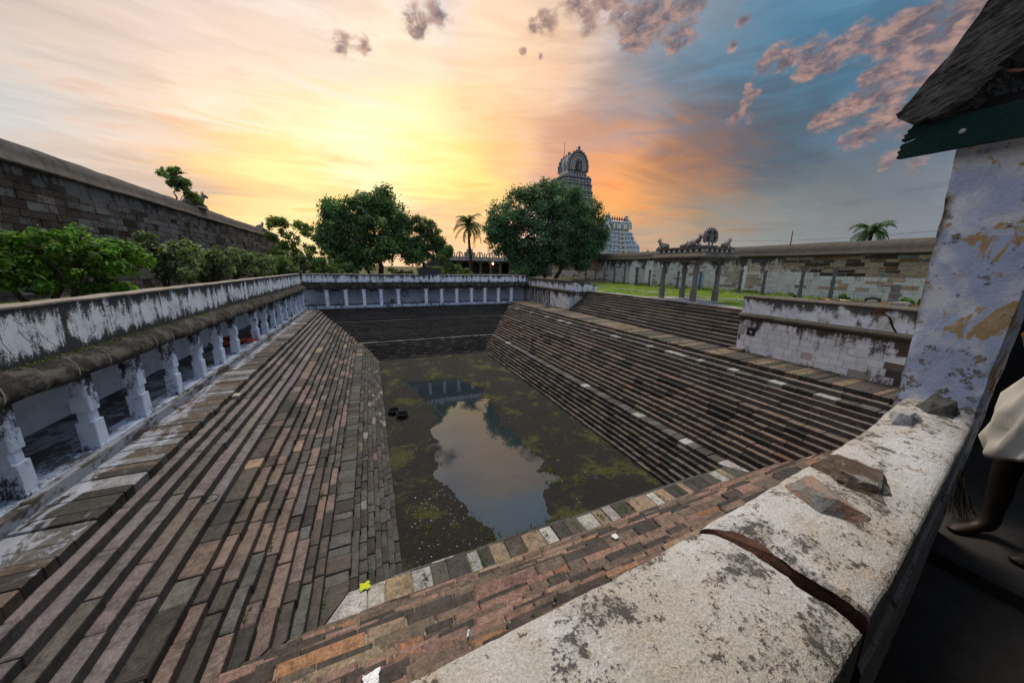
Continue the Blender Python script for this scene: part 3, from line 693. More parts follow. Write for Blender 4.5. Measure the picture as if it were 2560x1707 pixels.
def gallery(name, label, org, along, length, ys, missing_w, eave_mat, far, depth=2.1, ptop=7.9):
    """org: plinth-front line start at floor level; along: unit vector; inward side is to the back (bx)"""
    ax = Vector(along); out = Vector((ax.y, -ax.x, 0))      # towards the tank
    o = Vector(org); zf = o.z
    t = thing(name, label, 'gallery', tuple(o))
    def P(a, d, z): q = o + ax * a - out * d; return (q.x, q.y, z)
    def slab(b, a0, a1, d0, d1, z0, z1, c=WHT): b.hexa([P(a0, d0, z0), P(a1, d0, z0), P(a1, d1, z0), P(a0, d1, z0), P(a0, d0, z1), P(a1, d0, z1), P(a1, d1, z1), P(a0, d1, z1)], c)
    b = MB(); slab(b, 0, length, 0 if far else .15, .62, zf - .32, zf); b.build('plinth', M['plinth'], t)
    if not far:
        a = 0
        while a < length:
            e = min(length, a + rnd.uniform(.7, 1.6)); h = rnd.uniform(-.015, .01); b = MB(); b.block([P(a + .005, 0, zf - .32), P(e - .005, 0, zf - .32), P(e - .005, .16, zf - .32), P(a + .005, .16, zf - .32), P(a + .005, rnd.uniform(-.015, .015), zf + h), P(e - .005, 0, zf + h), P(e - .005, .16, zf + h), P(a + .005, .16, zf + h)], jit((.10, .085, .07), .25), .02); b.build('kerb_stone', M['landing_left'], t, origin=P((a + e) / 2, .08, zf)); a = e
    b = MB(); slab(b, 0, length, .62, depth + .1, zf - .3, zf - .002); b.build('floor', M['inner_floor'], t)
    b = MB(); slab(b, -2.3 if far else 0, length + (1.2 if far else 2.2), depth, depth + .45, zf - .3, 7.3); b.build('back_wall', M['backwall_far' if far else 'backwall'], t)
    b = MB(); slab(b, -.02, length, .28, depth + .3, 6.38, 6.62, (.12, .12, .13)); b.build('ceiling', M['joint_pale'], t)
    for k, a in enumerate(ys):
        b = MB(); gallery_pillar(b, ax, P(a, .30, zf), 6.40 - zf, .30 * rnd.uniform(.92, 1.1) if not far else .40, far)
        b.build('pillar', M['pillar_far' if far else 'pillar'], t, origin=P(a, .30, zf))
    # rolled cornice
    b = MB(); path = []
    n = int(length / .35)
    for i in range(n + 1):
        a = length * i / n
        path.append((P(a, .42, 7.02 if far else 6.80), tuple(out), (0, 0, 1)))
    EAVE = EAVE_FAR if far else EAVE_NEAR
    b.sweep(EAVE, path, (.05, .045, .04), wob=.05)
    b.build('cornice', eave_mat, t, smooth=True)
    if not far:
        b = MB(); a = 9.0
        while a < length:
            q = [P(a + .10 * math.sin(i * .7), .42 - u * 1.012, 6.80 + w_ * 1.0 + .004) for i, (u, w_) in enumerate(EAVE[4:] + EAVE[:1])]
            b.tube(q, [.012] * len(q), (.16, .145, .12), 5); a += rnd.uniform(.75, 1.1)
        b.build('cornice_joint', M['col'], t, kind='stuff')
    # parapet with its worn coping
    b = MB(); path = []
    for i in range(n + 1):
        a = length * i / n; path.append((P(a, .45, 6.72), tuple(out), (0, 0, 1)))
    hh = ptop - 6.72
    b.sweep([(0, 0), (0, hh - .07), (-.30, hh - .07), (-.30, 0)], path, WHT, wob=.02)
    b.build('parapet', M['parapet'], t)
    b = MB(); b.sweep([(.025, hh - .07), (.03, hh - .03), (-.02, hh), (-.28, hh), (-.33, hh - .03), (-.325, hh - .07)], path, (.2, .18, .16), wob=.02)
    b.build('coping', M['coping'], t, smooth=False)
    b = MB(); slab(b, -2.3 if far else 0, length + (1.2 if far else 2.2), .75, depth + .45, 6.9, 7.16, (.1, .09, .07)); b.build('roof', M['joint_pale'], t)
    return t, P
M['coping'] = m_plain('worn_coping', (.26, .22, .185), .5, 4, bumpd=.01)
LY = [4.4, 6.2, 8.05, 9.82, 11.5, 13.25, 15.0, 16.8, 18.6, 21.65, 23.5, 25.45, 27.2, 28.9, 30.7, 32.6, 34.3, 36.0]
gl, PL = gallery('pillared_gallery', 'long whitewashed pillared gallery with rolled black cornice along the left of the tank', (-5.62, -6.0, 4.65), (0, 1, 0), 43.4, [y + 6.0 for y in LY], 0, M['eave'], False)
FX = [-4.02, -2.3, -.59, 1.07, 2.81, 5.77, 7.5, 9.25, 11.03, 12.7, 14.43, 16.15]
gf, PF = gallery('pillared_gallery', 'far whitewashed pillared gallery with blue lettering on its back wall', (-6.0, 37.55, 4.65), (1, 0, 0), 24.2, [x + 6.0 for x in FX], 0, M['eave'], True, ptop=7.86)
b = MB(); b.box(5.1, 7.37, 37.92, 38.34, 7.0, 8.52, WHT); b.build('raised_parapet', M['parapet'], gf)
# moss along the foot of the left parapet
def moss():
    b = MB()
    for _ in range(900):
        y = rnd.choice([8.2, 9.5, 11, 13.5, 16, 19, 23]) + rnd.gauss(0, .8); x = -6.0 + rnd.uniform(-.03, .12); z = 6.81 - max(0, x + 6.05) * .15
        n = len(b.v); h = rnd.uniform(.01, .045); w = .02; a = rnd.random() * 3.1
        b.v += [(x - w * math.cos(a), y - w * math.sin(a), z), (x + w * math.cos(a), y + w * math.sin(a), z), (x + rnd.gauss(0, .02), y + rnd.gauss(0, .02), z + h)]
        b.face((n, n + 1, n + 2), jit((.06, .085, .015), .4))
    b.build('moss', M['leaf'], gl, kind='stuff')
moss()
# dry creeper over the left cornice
b = MB()
for k in range(5):
    y = 8.0 + k * .35; pts = [(-6.02, y, 7.75 - k * .1)]
    for j in range(16): p = pts[-1]; pts.append((min(p[0] + rnd.uniform(-.01, .03), -5.8), p[1] + rnd.uniform(-.04, .07), max(p[2] - rnd.uniform(.02, .09), 6.84)))
    b.tube(pts, [.006 - .0003 * j for j in range(17)], (.05, .04, .035), 5)
tag(b.build('dry_creeper', M['bark']), 'thin dry creeper stems hanging over the left parapet above the cornice', 'creeper')
# blue painted lettering on the far gallery's back wall (illegible strokes, as weathered paint)
def lettering():
    m, t = mat('faded_blue_paint', .9, .1)
    t.set(t.b, 'Base Color', t.mix(t.noise(t.pos, 9, 5, .7), (.02, .03, .12), (.06, .10, .28)))
    yb = 37.55 + 2.1 - .012
    B = [MB()]
    def stroke(pts, w):
        b = B[0]
        for (x0, z0), (x1, z1) in zip(pts, pts[1:]):
            d = Vector((x1 - x0, 0, z1 - z0)); l = d.length or 1; nx_, nz_ = -d.z / l * w, d.x / l * w
            n = len(b.v); b.v += [(x0 - nx_, yb, z0 - nz_), (x0 + nx_, yb, z0 + nz_), (x1 + nx_, yb, z1 + nz_), (x1 - nx_, yb, z1 - nz_)]; b.face((n, n + 1, n + 2, n + 3), (.05, .08, .25))
    for x0, x1, z in ((-5.2, -3.1, 6.0), (-.3, 1.1, 6.05), (6.2, 7.5, 6.05), (11.3, 13.0, 6.1), (14.7, 16.0, 6.1)):
        x = x0; B[0] = MB()
        while x < x1:
            w = rnd.uniform(.16, .26); k = rnd.randint(0, 3); h = .34
            if k == 0: pts = [(x + w / 2 + w / 2 * math.cos(a), z + h / 2 + h / 2 * math.sin(a)) for a in np.linspace(0, 5.2, 9)]
            elif k == 1: pts = [(x, z), (x, z + h), (x + w, z + h), (x + w, z + h * .3), (x + w * .3, z + h * .3)]
            elif k == 2: pts = [(x, z + h), (x, z), (x + w, z), (x + w, z + h)]
            else: pts = [(x + w * .5 * (1 + math.cos(a)), z + h * .5 + h * .5 * math.sin(a)) for a in np.linspace(1, 7, 9)] + [(x + w, z - .08)]
            stroke(pts, .042); x += w + .07
        B[0].build('painted_word', m, gf, kind='stuff')
    B[0] = MB()
    pts = [(3.6 + .3 * math.cos(a) * (1 - a / 20), 5.7 + .45 * math.sin(a)) for a in np.linspace(0, 12, 22)]
    stroke(pts, .03); stroke([(4.0, 5.2), (4.0, 6.3)], .04)
    B[0].build('painted_emblem', m, gf, kind='stuff')
lettering()
# ------------------------------------------------------------------ limewashed blocks flanking the upper flight
def masonry(face, u0, u1, z0, z1, rows, lens, colf, proud=.02, gap=.012):
    """blocks on a wall face: face(u, out, z) -> xyz"""
    items = []; hs = [rnd.uniform(.85, 1.15) for _ in range(rows)]; k = (z1 - z0) / sum(hs); z = z0
    for r in range(rows):
        h = hs[r] * k; u = u0 - rnd.uniform(0, .3)
        while u < u1:
            e = u + rnd.uniform(*lens); a0, a1 = max(u, u0) + gap / 2, min(e, u1) - gap / 2
            if a1 - a0 > .08:
                c = colf((a0 + a1) / 2, z + h / 2, r)
                if c is not None:
                    pr_ = proud * rnd.uniform(.4, 1.3); g = gap / 2
                    p = [face(a0, 0, z + g), face(a1, 0, z + g), face(a1, 0, z + h - g), face(a0, 0, z + h - g), face(a0, pr_, z + g), face(a1, pr_ * rnd.uniform(.7, 1.1), z + g), face(a1, pr_, z + h - g), face(a0, pr_, z + h - g)]
                    ctr = face((a0 + a1) / 2, 0, z + h / 2)
                    items.append((view_size(ctr, math.sqrt((a1 - a0) * h)), p, c))
            u = e
        z += h
    return items
def put_masonry(items, parent, name, mt, stuff, limit=290):
    items.sort(key=lambda a: -a[0]); rest = MB()
    for k, (sc, p, c) in enumerate(items):
        if k < limit and sc > 0:
            b = MB(); b.hexa(p, c); b.build(name, mt, parent, origin=sum((Vector(q) for q in p), Vector()) / 8)
        else: rest.hexa(p, c)
    if rest.v: rest.build(stuff, mt, parent, kind='stuff')
def side_block(name, label, ya, yb, ztop, xback, wing_drop):
    t = thing(name, label, 'wall', (xw(ya), ya, 4.63))
    b = MB(); xa, xb = xw(ya) + .06, xw(yb) + .06
    b.hexa([(xa, ya, 4.55), (xback, ya, 4.55), (xback, yb, 4.55), (xb, yb, 4.55), (xa, ya, 6.45), (xback, ya, 6.45), (xback, yb, 6.45), (xb, yb, 6.45)], (.5, .49, .48)); b.build('wall_core', M['block'], t)
    # upper parapet storey
    b = MB(); zt2 = ztop - wing_drop
    b.hexa([(xa + .02, ya, 6.45), (xback, ya, 6.45), (xback, yb, 6.45), (xb + .02, yb, 6.45), (xa + .02, ya, ztop - .09), (xback, ya, zt2 - .09), (xback, yb, zt2 - .09), (xb + .02, yb, ztop - .09)], WHT); b.build('upper_wall', M['block_up'], t)
    b = MB(); prof = [(-.05, -.02), (-.07, .05), (0, .11), (.25, .13), (xback - xa, .11 - wing_drop)] 
    path = [((xw(y) + .08, y, ztop - .10), (1, 0, 0), (0, 0, 1)) for y in np.linspace(ya, yb, 14)]
    b.sweep([(-.05, 0), (-.065, .05), (-.02, .10), (.3, .11), (xback - xa, .11 - wing_drop), (xback - xa, -wing_drop), (.3, 0)], path, (.1, .09, .08), wob=.02)
    b.build('coping', M['eave_warm'], t)
    b = MB(); path = [((xw(y) + .08, y, 6.45), (-1, 0, 0), (0, 0, 1)) for y in np.linspace(ya - .04, yb + .04, 20)]
    b.sweep([(-.05, -.14), (.05, -.14), (.07, -.06), (.16, -.03), (.20, .05), (.15, .13), (.03, .17), (-.05, .18)], path, (.09, .08, .07), wob=.025)
    b.build('moulding', M['eave_warm'], t, smooth=True)
    return t
tn = side_block('step_side_wall', 'near black-streaked limewashed wall with a drain pipe beside the upper steps', -2.0, 10.85, 7.5, 20.6, .15)
tf = side_block('step_side_wall', 'far striped limewashed wall beside the far end of the upper steps', 28.0, 39.9, 7.58, 21.6, .5)
def stripecol(y, z, r, near):
    w = mnoise.noise(Vector((y * 1.15, 0, 3 if near else 8))) + .25 * mnoise.noise(Vector((y * 4, z * 2, 1)))
    base = (.72, .70, .69)
    if near:
        if w > .28: return jit((.13, .09, .075), .4)
        if w > .18: return jit((.40, .33, .30), .3)
        return jit(base, .1)
    return jit(base, .12)
put_masonry(masonry(lambda u, o, z: (xw(u) + .06 - o, u, z), -1.5, 10.8, 4.66, 6.30, 6, (.28, .72), lambda y, z, r: stripecol(y, z, r, True), .022, .012), tn, 'stone_block', M['block'], 'stone_blocks', 140)
put_masonry(masonry(lambda u, o, z: (xw(u) + .06 - o, u, z), 28.02, 37.5, 4.66, 6.28, 7, (.3, .6), lambda y, z, r: stripecol(y, z, r, False), .02, .015), tf, 'stone_block', M['block'], 'stone_blocks', 150)
b = MB()   # vertical black stripes painted down the far wall: narrow proud strips of weathered plaster
for y in np.arange(32.2, 37.6, .42): b.box(xw(y) + .015, xw(y) + .05, y, y + .2, 4.75, 6.3, (.05, .05, .06), .01)
b.build('dark_stripe_strips', M['eave'], tf)
b = MB(); b.tube([(17.75, 10.17, 5.71), (17.42, 10.17, 5.66)], .085, (.35, .36, .38), 14, cap=False); b.tube([(17.75, 10.17, 5.71), (17.42, 10.17, 5.66)], .07, (.05, .05, .05), 14, cap=False)
b.build('drain_pipe', M['col'], tn)
b = MB(); b.box(17.545, 17.60, 9.98, 10.36, 5.55, 5.92, (.02, .02, .02)); b.build('pipe_recess', M['dark_wall'], tn)
b = MB(); b.block([(xw(10.9) - .28, 10.35, 4.6), (xw(10.9) + .2, 10.35, 4.6), (xw(10.9) + .2, 11.05, 4.6), (xw(10.9) - .28, 11.05, 4.6), (xw(10.9) - .28, 10.35, 4.76), (xw(10.9) + .2, 10.35, 4.78), (xw(10.9) + .2, 11.05, 4.76), (xw(10.9) - .28, 11.05, 4.74)], (.14, .10, .075)); b.build('corner_stone', M['stone'], tn)
b = MB()   # crack through the near upper wall, opened bricks at its head
pts = [(5.95, 7.44), (5.75, 7.36), (5.68, 7.24), (5.5, 7.16), (5.42, 7.02), (5.36, 6.85), (5.27, 6.7), (5.2, 6.6)]
for (ya, za), (yb, zb) in zip(pts, pts[1:]):
    w = .028; b.hexa([(xw(ya) + .05, ya - w, za), (xw(ya) + .12, ya - w, za), (xw(ya) + .12, ya + w, za), (xw(ya) + .05, ya + w, za), (xw(yb) + .05, yb - w, zb), (xw(yb) + .12, yb - w, zb), (xw(yb) + .12, yb + w, zb), (xw(yb) + .05, yb + w, zb)], (.012, .01, .01))
for k in range(4): b.box(17.40, 17.52, 5.62 + .08 * (k % 2), 5.9, 7.2 + .06 * k, 7.24 + .06 * k, (.16, .06, .035), .005)
b.build('crack', M['col'], tn)
# boundary stone on the right landing
b = MB(); c_ = (17.3, 30.85)
b.hexa([(c_[0] - .3, c_[1] - .4, 4.62), (c_[0] + .25, c_[1] - .4, 4.62), (c_[0] + .25, c_[1] + .4, 4.62), (c_[0] - .3, c_[1] + .4, 4.62), (c_[0] - .1, c_[1] - .2, 5.35), (c_[0] + .2, c_[1] - .2, 5.35), (c_[0] + .2, c_[1] + .2, 5.35), (c_[0] - .1, c_[1] + .2, 5.35)], (.15, .125, .10))
tag(b.build('tapered_stone', M['granite_pillar'], origin=(17.3, 30.85, 4.63)), 'tapered brown stone standing against the far striped wall', 'stone')

# ------------------------------------------------------------------ outer walls
CAP = [(0.25, 0), (.30, .03), (.30, .12), (.16, .18), (.12, .42), (.0, .68), (-.25, .92), (-.7, 1.05), (-1.15, 1.0), (-1.4, .7), (-1.4, 0)]
def outer_right():
    X = 33.6; ya, yb = -15, 58; zb, zl = 6.5, 10.05
    t = thing('enclosure_wall', 'long stone enclosure wall with limewash patches behind the lawn', 'wall', (X, 20, zb))
    b = MB(); b.box(X, X + 1.4, ya, yb, zb, zl, (.45, .43, .42)); b.build('wall_core', M['rw_plaster'], t)
    b = MB(); b.sweep(CAP, [((X, y, zl - .02), (-1, 0, 0), (0, 0, 1)) for y in np.linspace(ya, yb, 60)], (.1, .09, .08), wob=.05); b.build('rounded_cap', M['rw_cap'], t, smooth=True)
    def colf(y, z, r):
        nz = mnoise.fractal(Vector((y * .16, z * .5, 5)), 1, 2, 4); zz = z - zb
        white = zz < 2.25 + .55 * nz
        if y > 43: return jit((.30, .23, .17), .35) if zz > 1.9 or rnd.random() < .15 else jit((.55, .50, .45), .15)
        if y > 19.3 and not (19.3 < y < 24 and zz > 2.2):
            if nz > .30 and zz > .4: return jit((.36, .30, .25), .25)
            return jit((.56, .545, .53), .1) if rnd.random() < .93 else jit((.3, .22, .18), .3)
        if y > 17.6: return jit((.46, .40, .32), .25) if zz > 2.2 else jit((.56, .54, .54), .1)
        if white: return jit((.56, .55, .56), .08) if rnd.random() < .86 else jit((.34, .25, .19), .25)
        q = rnd.random()
        if q < .26: return jit((.055, .042, .03), .4)
        if q < .38: return jit((.16, .105, .045), .3)
        if q < .47: return jit((.14, .14, .125), .25)
        return jit((.26, .20, .155), .22)
    it = masonry(lambda u, o, z: (X - o, u, z), ya, yb, zb + .1, zl - .1, 13, (.4, 1.15), colf, .035, .03)
    brick = [i for i in it if i[2][0] < .33]; lime = [i for i in it if i[2][0] >= .33]
    put_masonry(brick, t, 'stone_block', M['masonry'], 'stone_blocks', 200)
    put_masonry(lime, t, 'limewashed_block', M['masonry_wash'], 'limewashed_blocks', 200)
    # tall white buttress strips and a pale streak from the pole
    b = MB()
    for y, h, w in ((33.0, 3.4, 1.3), (35.6, 3.4, 1.8), (30.6, 3.4, .9), (20.9, 2.7, .35)): b.box(X - .07, X + .1, y - w / 2, y + w / 2, zb, zb + h, (.62, .61, .61))
    b.build('limewashed_panel', M['rw_panel'], t)
    b = MB(); b.box(X - .09, X - .05, 25.2, 25.9, zb, zb + 1.9, (.25, .36, .50)); b.build('blue_door', M['col'], t)
    return t
outer_right()
def outer_left():
    X = -13.0; ya, yb = -20, 66; zb, zl = 7.0, 12.55
    t = thing('enclosure_wall', 'tall dark stone enclosure wall with a rounded cap behind the left shrubs', 'wall', (X, 30, zb))
    b = MB(); b.box(X - 1.4, X, ya, yb, zb, zl, (.2, .19, .185)); b.build('wall_core', M['lw_plaster'], t)
    cap = [(.16, 0), (.2, .05), (.2, .12), (.06, .16), (.0, .5), (-.15, .86), (-.45, 1.06), (-.8, 1.1), (-1.3, .9), (-1.4, 0)]
    b = MB(); b.sweep(cap, [((X, y, zl - .03), (1, 0, 0), (0, 0, 1)) for y in np.linspace(ya, yb, 70)], (.2, .18, .16), wob=.06); b.build('rounded_cap', M['lw_cap'], t, smooth=True)
    def colf(y, z, r):
        zz = z - zb; lim = 4.75 + .8 * mnoise.noise(Vector((y * .25, 0, 2))) - (.5 if y < 20 else -.3)
        if zz > lim: return None
        q = rnd.random()
        if q < .12: return jit((.035, .026, .022), .4)
        if y > 24 and q < .75: return jit((.125, .117, .114), .28)
        if q < .32: return jit((.13, .122, .118), .25)
        return jit((.062, .05, .042), .35)
    it = masonry(lambda u, o, z: (X + o, u, z), 8, yb, zb, zl - .4, 15, (.45, 1.25), colf, .05, .03)
    put_masonry(it, t, 'stone_block', M['masonry'], 'stone_blocks', 300)
    b = MB()   # square drain holes and dark putlog slots
    for y, z in ((29.5, 10.5), (33.6, 10.25), (36, 10.2), (39.4, 10.0), (44, 10.1), (50, 10.2)): b.box(X - .1, X + .055, y, y + .4, z, z + .42, (.008, .008, .008))
    b.build('putlog_hole', M['dark_wall'], t)
outer_left()
# ------------------------------------------------------------------ pavilion on the lawn edge
def bull(b, o, ang, s, c):
    """seated bull: body, hump, neck, head with horns, folded legs"""
    ca, sa = math.cos(ang), math.sin(ang)
    def q(x, y, z): return (o[0] + (x * ca - y * sa) * s, o[1] + (x * sa + y * ca) * s, o[2] + z * s)
    def ell(ctr, r):
        n0 = len(b.v); b.ellipsoid((0, 0, 0), r, c, 9, 6, .12)
        for i in range(n0, len(b.v)): v = b.v[i]; b.v[i] = q(v[0] + ctr[0], v[1] + ctr[1], v[2] + ctr[2])
    ell((-.12, 0, .30), (.52, .26, .30)); ell((.22, 0, .52), (.20, .17, .2)); ell((-.5, 0, .26), (.22, .24, .24))
    b.tube([q(.28, 0, .42), q(.42, 0, .68), q(.50, 0, .82)], [.19 * s, .15 * s, .12 * s], c, 8)
    b.tube([q(.44, 0, .86), q(.60, 0, .82), q(.74, 0, .74)], [.13 * s, .11 * s, .07 * s], c, 8)
    for k in (-1, 1):
        b.tube([q(.46, k * .08, .93), q(.45, k * .15, 1.03), q(.50, k * .13, 1.12)], [.035 * s, .028 * s, .012 * s], c, 5)
        b.tube([q(.44, k * .1, .88), q(.40, k * .2, .86)], [.04 * s, .015 * s], c, 5)
        b.tube([q(.3, k * .17, .22), q(.52, k * .19, .07), q(.3, k * .2, .05)], [.09 * s, .07 * s, .05 * s], c, 6)
        b.tube([q(-.45, k * .2, .2), q(-.12, k * .28, .08), q(-.35, k * .29, .06)], [.14 * s, .08 * s, .05 * s], c, 6)
def pavilion():
    PT = [(21.3, 19.4), (23.3, 19.2), (20.9, 16.3), (22.9, 16.1)]
    cx, cy = 22.1, 17.75
    t = thing('stone_pavilion', 'open stone pavilion on four pillars with a flat roof of carved figures', 'pavilion', (cx, cy, 6.5), rotz=0)
    b = MB()
    b.hexa([(20.35, 15.6, 6.3), (23.7, 15.4, 6.3), (24.0, 20.0, 6.3), (20.7, 20.1, 6.3), (20.35, 15.6, 6.56), (23.7, 15.4, 6.56), (24.0, 20.0, 6.56), (20.7, 20.1, 6.56)], (.34, .33, .33)); b.build('platform', M['landing'], t)
    b = MB(); b.hexa([(20.6, 15.0, 6.3), (24.2, 14.85, 6.3), (24.3, 15.5, 6.3), (20.6, 15.6, 6.3), (20.6, 15.0, 6.5), (24.2, 14.85, 6.5), (24.3, 15.5, 6.5), (20.6, 15.6, 6.5)], (.2, .2, .21)); b.build('threshold', M['landing'], t)
    for x, y in PT:
        b = MB(); g = (.17, .155, .145)
        def sq(z0, z1, w0, w1=None, ch=0): 
            w1 = w1 or w0
            b.lathe([(w0 * 1.414, z0), (w1 * 1.414, z1)], g, (x, y, 6.56), 4, a0=math.pi / 4 + .02)
        sq(0, .75, .155, .15); b.lathe([(.16, .75), (.148, 1.9)], g, (x, y, 6.56), 8, a0=math.pi / 8); sq(1.9, 2.35, .145, .14); b.lathe([(.135, 2.35), (.135, 2.55)], g, (x, y, 6.56), 8); 
        for k in range(4): b.box(x - .164, x - .14, y - .07, y + .07, 6.66 + k * .15, 6.75 + k * .15, g); b.box(x - .07, x + .07, y - .165, y - .14, 6.66 + k * .15, 6.75 + k * .15, g)
        b.build('pillar', M['granite_pillar'], t, origin=(x, y, 6.56))
        b = MB(); b.box(x - .17, x + .17, y - .45, y + .45, 9.22, 9.36, g); b.box(x - .42, x + .42, y - .171, y + .171, 9.222, 9.362, g); b.box(x - .16, x + .16, y - .3, y + .3, 9.1, 9.225, g); b.box(x - .28, x + .28, y - .161, y + .161, 9.102, 9.226, g); b.build('bracket', M['granite_pillar'], t)
    b = MB(); b.box(20.75, 23.45, 15.95, 19.6, 9.355, 9.56, (.13, .12, .11)); b.build('beam', M['granite_pillar'], t)
    b = MB()   # sloping drip slab
    lo = (20.35, 23.75, 15.35, 20.0); hi = (20.7, 23.4, 15.7, 19.7)
    for (z0, z1, a, c_) in ((9.54, 9.66, lo, lo), (9.66, 9.98, lo, hi)):
        b.hexa([(a[0], a[2], z0), (a[1], a[2], z0), (a[1], a[3], z0), (a[0], a[3], z0), (c_[0], c_[2], z1), (c_[1], c_[2], z1), (c_[1], c_[3], z1), (c_[0], c_[3], z1)], (.07, .065, .06))
    b.build('drip_slab', M['eave_warm'], t)
    b = MB()
    for k in range(9):
        y = 15.85 + k * .46; b.box(20.66, 20.765, y - .09, y + .09, 9.97, 10.14, (.5, .48, .45))
    for k in range(6): x = 20.85 + k * .5; b.box(x - .09, x + .09, 15.66, 15.765, 9.97, 10.14, (.42, .42, .42))
    b.build('frieze_block', M['col'], t, kind='stuff')
    b = MB(); b.box(20.76, 23.34, 15.76, 19.62, 9.96, 10.15, (.05, .05, .05)); b.box(20.6, 23.5, 15.6, 19.78, 10.14, 10.30, (.09, .085, .08)); b.build('roof_slab', M['eave_warm'], t)
    fg = (.10, .088, .082)
    for lab, o, a, s in (('corner', (20.9, 19.4, 10.28), math.pi / 2, .75), ('small', (20.8, 17.45, 10.28), -math.pi / 2 + .4, .42), ('mid', (20.9, 16.7, 10.28), -math.pi / 2, .82), ('end', (22.8, 15.75, 10.28), 0, .62)):
        b = MB(); bull(b, o, a, s, fg); b.build('bull_figure', M['granite_pillar'], t, origin=o, smooth=True)
    b = MB()   # niche with halo of flames and a standing deity-like figure
    o = Vector((21.25, 15.85, 10.28))
    arc = [(.40 * math.cos(a) * (1.05 if .3 < a < 2.8 else 1), .62 + .5 * math.sin(a)) for a in np.linspace(-.7, math.pi + .7, 15)]
    ux = Vector((.92, -.38, 0)); uy = Vector((.38, .92, 0))
    b.sweep([(-.06, -.10), (.06, -.10), (.06, .10), (-.06, .10)], [tuple(((o + ux * p + Vector((0, 0, q))), tuple((ux * p + Vector((0, 0, q - .6))).normalized()), tuple(uy))) for p, q in arc], fg)
    for p, q in arc[1:-1]:
        d = (ux * p + Vector((0, 0, q - .6))).normalized(); c_ = o + ux * p + Vector((0, 0, q)); b.tube([c_, c_ + d * .09, c_ + d * .17], [.06, .045, .012], fg, 5)
    n = len(b.v); b.v += [tuple(o + ux * p * .95 + uy * .04 + Vector((0, 0, q))) for p, q in arc]; b.face(tuple(range(n, n + len(arc))), fg)
    f = lambda p, q, r=0: tuple(o + ux * p - uy * (.1 + r) + Vector((0, 0, q)))
    b.tube([f(0, .42), f(0, .6), f(0, .78)], [.14, .12, .15], fg, 8); b.tube([f(0, .78), f(0, .84)], [.06, .06], fg, 6); b.ellipsoid(f(0, .92), (.08, .08, .1), fg, 8, 6); b.tube([f(0, .98), f(0, 1.1)], [.07, .02], fg, 6)
    for k in (-1, 1):
        b.tube([f(.08 * k, .44), f(.12 * k, .2, .02), f(.10 * k, .02)], [.085, .06, .05], fg, 6); b.tube([f(.14 * k, .75), f(.25 * k, .62), f(.27 * k, .82)], [.05, .045, .03], fg, 6)
    b.box(o.x - .5, o.x + .5, o.y - .25, o.y + .3, 10.28, 10.36, fg)
    b.build('niche_figure', M['granite_pillar'], t, smooth=False)
pavilion()
# ------------------------------------------------------------------ loose carved pillars standing along the lawn
LP = [(31.2, 43.4, 2.35, .26), (31.2, 41.0, 2.2, .26), (31.1, 38.8, 2.25, .26), (31, 36.6, 2.35, .28), (31, 34.6, 2.15, .26), (31, 32.4, 2.3, .46), (31, 30.3, 2.0, .28), (31.8, 29.3, 1.6, .26), (31, 28.2, 1.75, .27), (31, 26.3, 1.9, .28), (31, 23.6, 1.9, .26), (31, 19.6, 2.15, .33), (31, 17.6, 2.1, .30), (31, 14.9, 2.3, .30), (31, 13.0, 2.4, .30)]
ORD = ['farthest thin dark pillar at the tree end of the lawn row', 'second dark pillar from the tree end of the lawn row', 'third dark pillar from the tree end of the lawn row', 'fourth dark pillar from the tree end, in taller grass', 'fifth dark pillar from the tree end, beside the broad one',
       'broad block-like dark pillar with heavy capital, thickest in the lawn row', 'slim dark pillar just nearer than the broad block-like one', 'short leaning dark pillar set back against the white wall', 'short dark pillar half hidden by the pavilion first leg', 'lone paler pillar on a slab between the pavilion legs', 'dark pillar seen behind the pavilion front legs',
       'stout knobbly dark pillar just past the pavilion', 'dark pillar right of the stout knobbly one, beside brown bricks', 'dark pillar above the railing with white bundles', 'dark square pillar standing nearer than the white bundles']
for k, (x, y, h, w) in enumerate(LP):
    z = lawnz(x) - .03
    w *= .66
    lean = (.25, .1) if k == 7 else (rnd.uniform(-.03, .03), rnd.uniform(-.03, .03))
    t = thing('carved_pillar', ORD[k], 'pillar', (x, y, z), 'carved stone pillars standing along the lawn')
    b = MB(); g = (.1, .105, .115)
    def sec(z0, z1, r0, r1, n=4):
        b.lathe([(r0, z0), (r1, z1)], g, (x + lean[0] * z0 / h, y + lean[1] * z0 / h, z), n, a0=math.pi / 4)
    sec(0, .30 * h, w * .72, w * .7); sec(.30 * h, .45 * h, w * .56, w * .56, 8); sec(.45 * h, .62 * h, w * .7, w * .68); sec(.62 * h, .74 * h, w * .54, w * .54, 8); sec(.74 * h, .86 * h, w * .66, w * .66); sec(.86 * h, .9 * h, w * .5, w * .5, 8)
    b.build('shaft', M['old_pillar'], t)
    b = MB(); sec(.895 * h, 1.0 * h, w * .85, w * .8); b.build('capital', M['old_pillar'], t)
    if k in (5, 9, 11): b = MB(); b.box(x - .5, x + .5, y - .5, y + .5, z - .1, z + .08, g, .03); b.build('foot_slab', M['old_pillar'], t)
# bulls on top of the left wall
for o, s, lab in (((-13.5, 39.2, 13.5), 1.25, 'seated stone bull on the left wall crest beside the sprouting shrub'), ((-13.5, 58.5, 13.5), 1.0, 'small seated bull on the left wall crest, far end near the trees')):
    b = MB(); bull(b, o, math.pi / 2 - .9 if s > 1.1 else 1.2, s, (.2, .185, .17)); b.box(o[0] - .6, o[0] + .6, o[1] - .7, o[1] + .7, o[2] - .15, o[2] + .06, (.2, .18, .17))
    tag(b.build('bull_statue', M['granite_pillar'], origin=o, smooth=True), lab, 'statue', 'bull statues on the left wall')

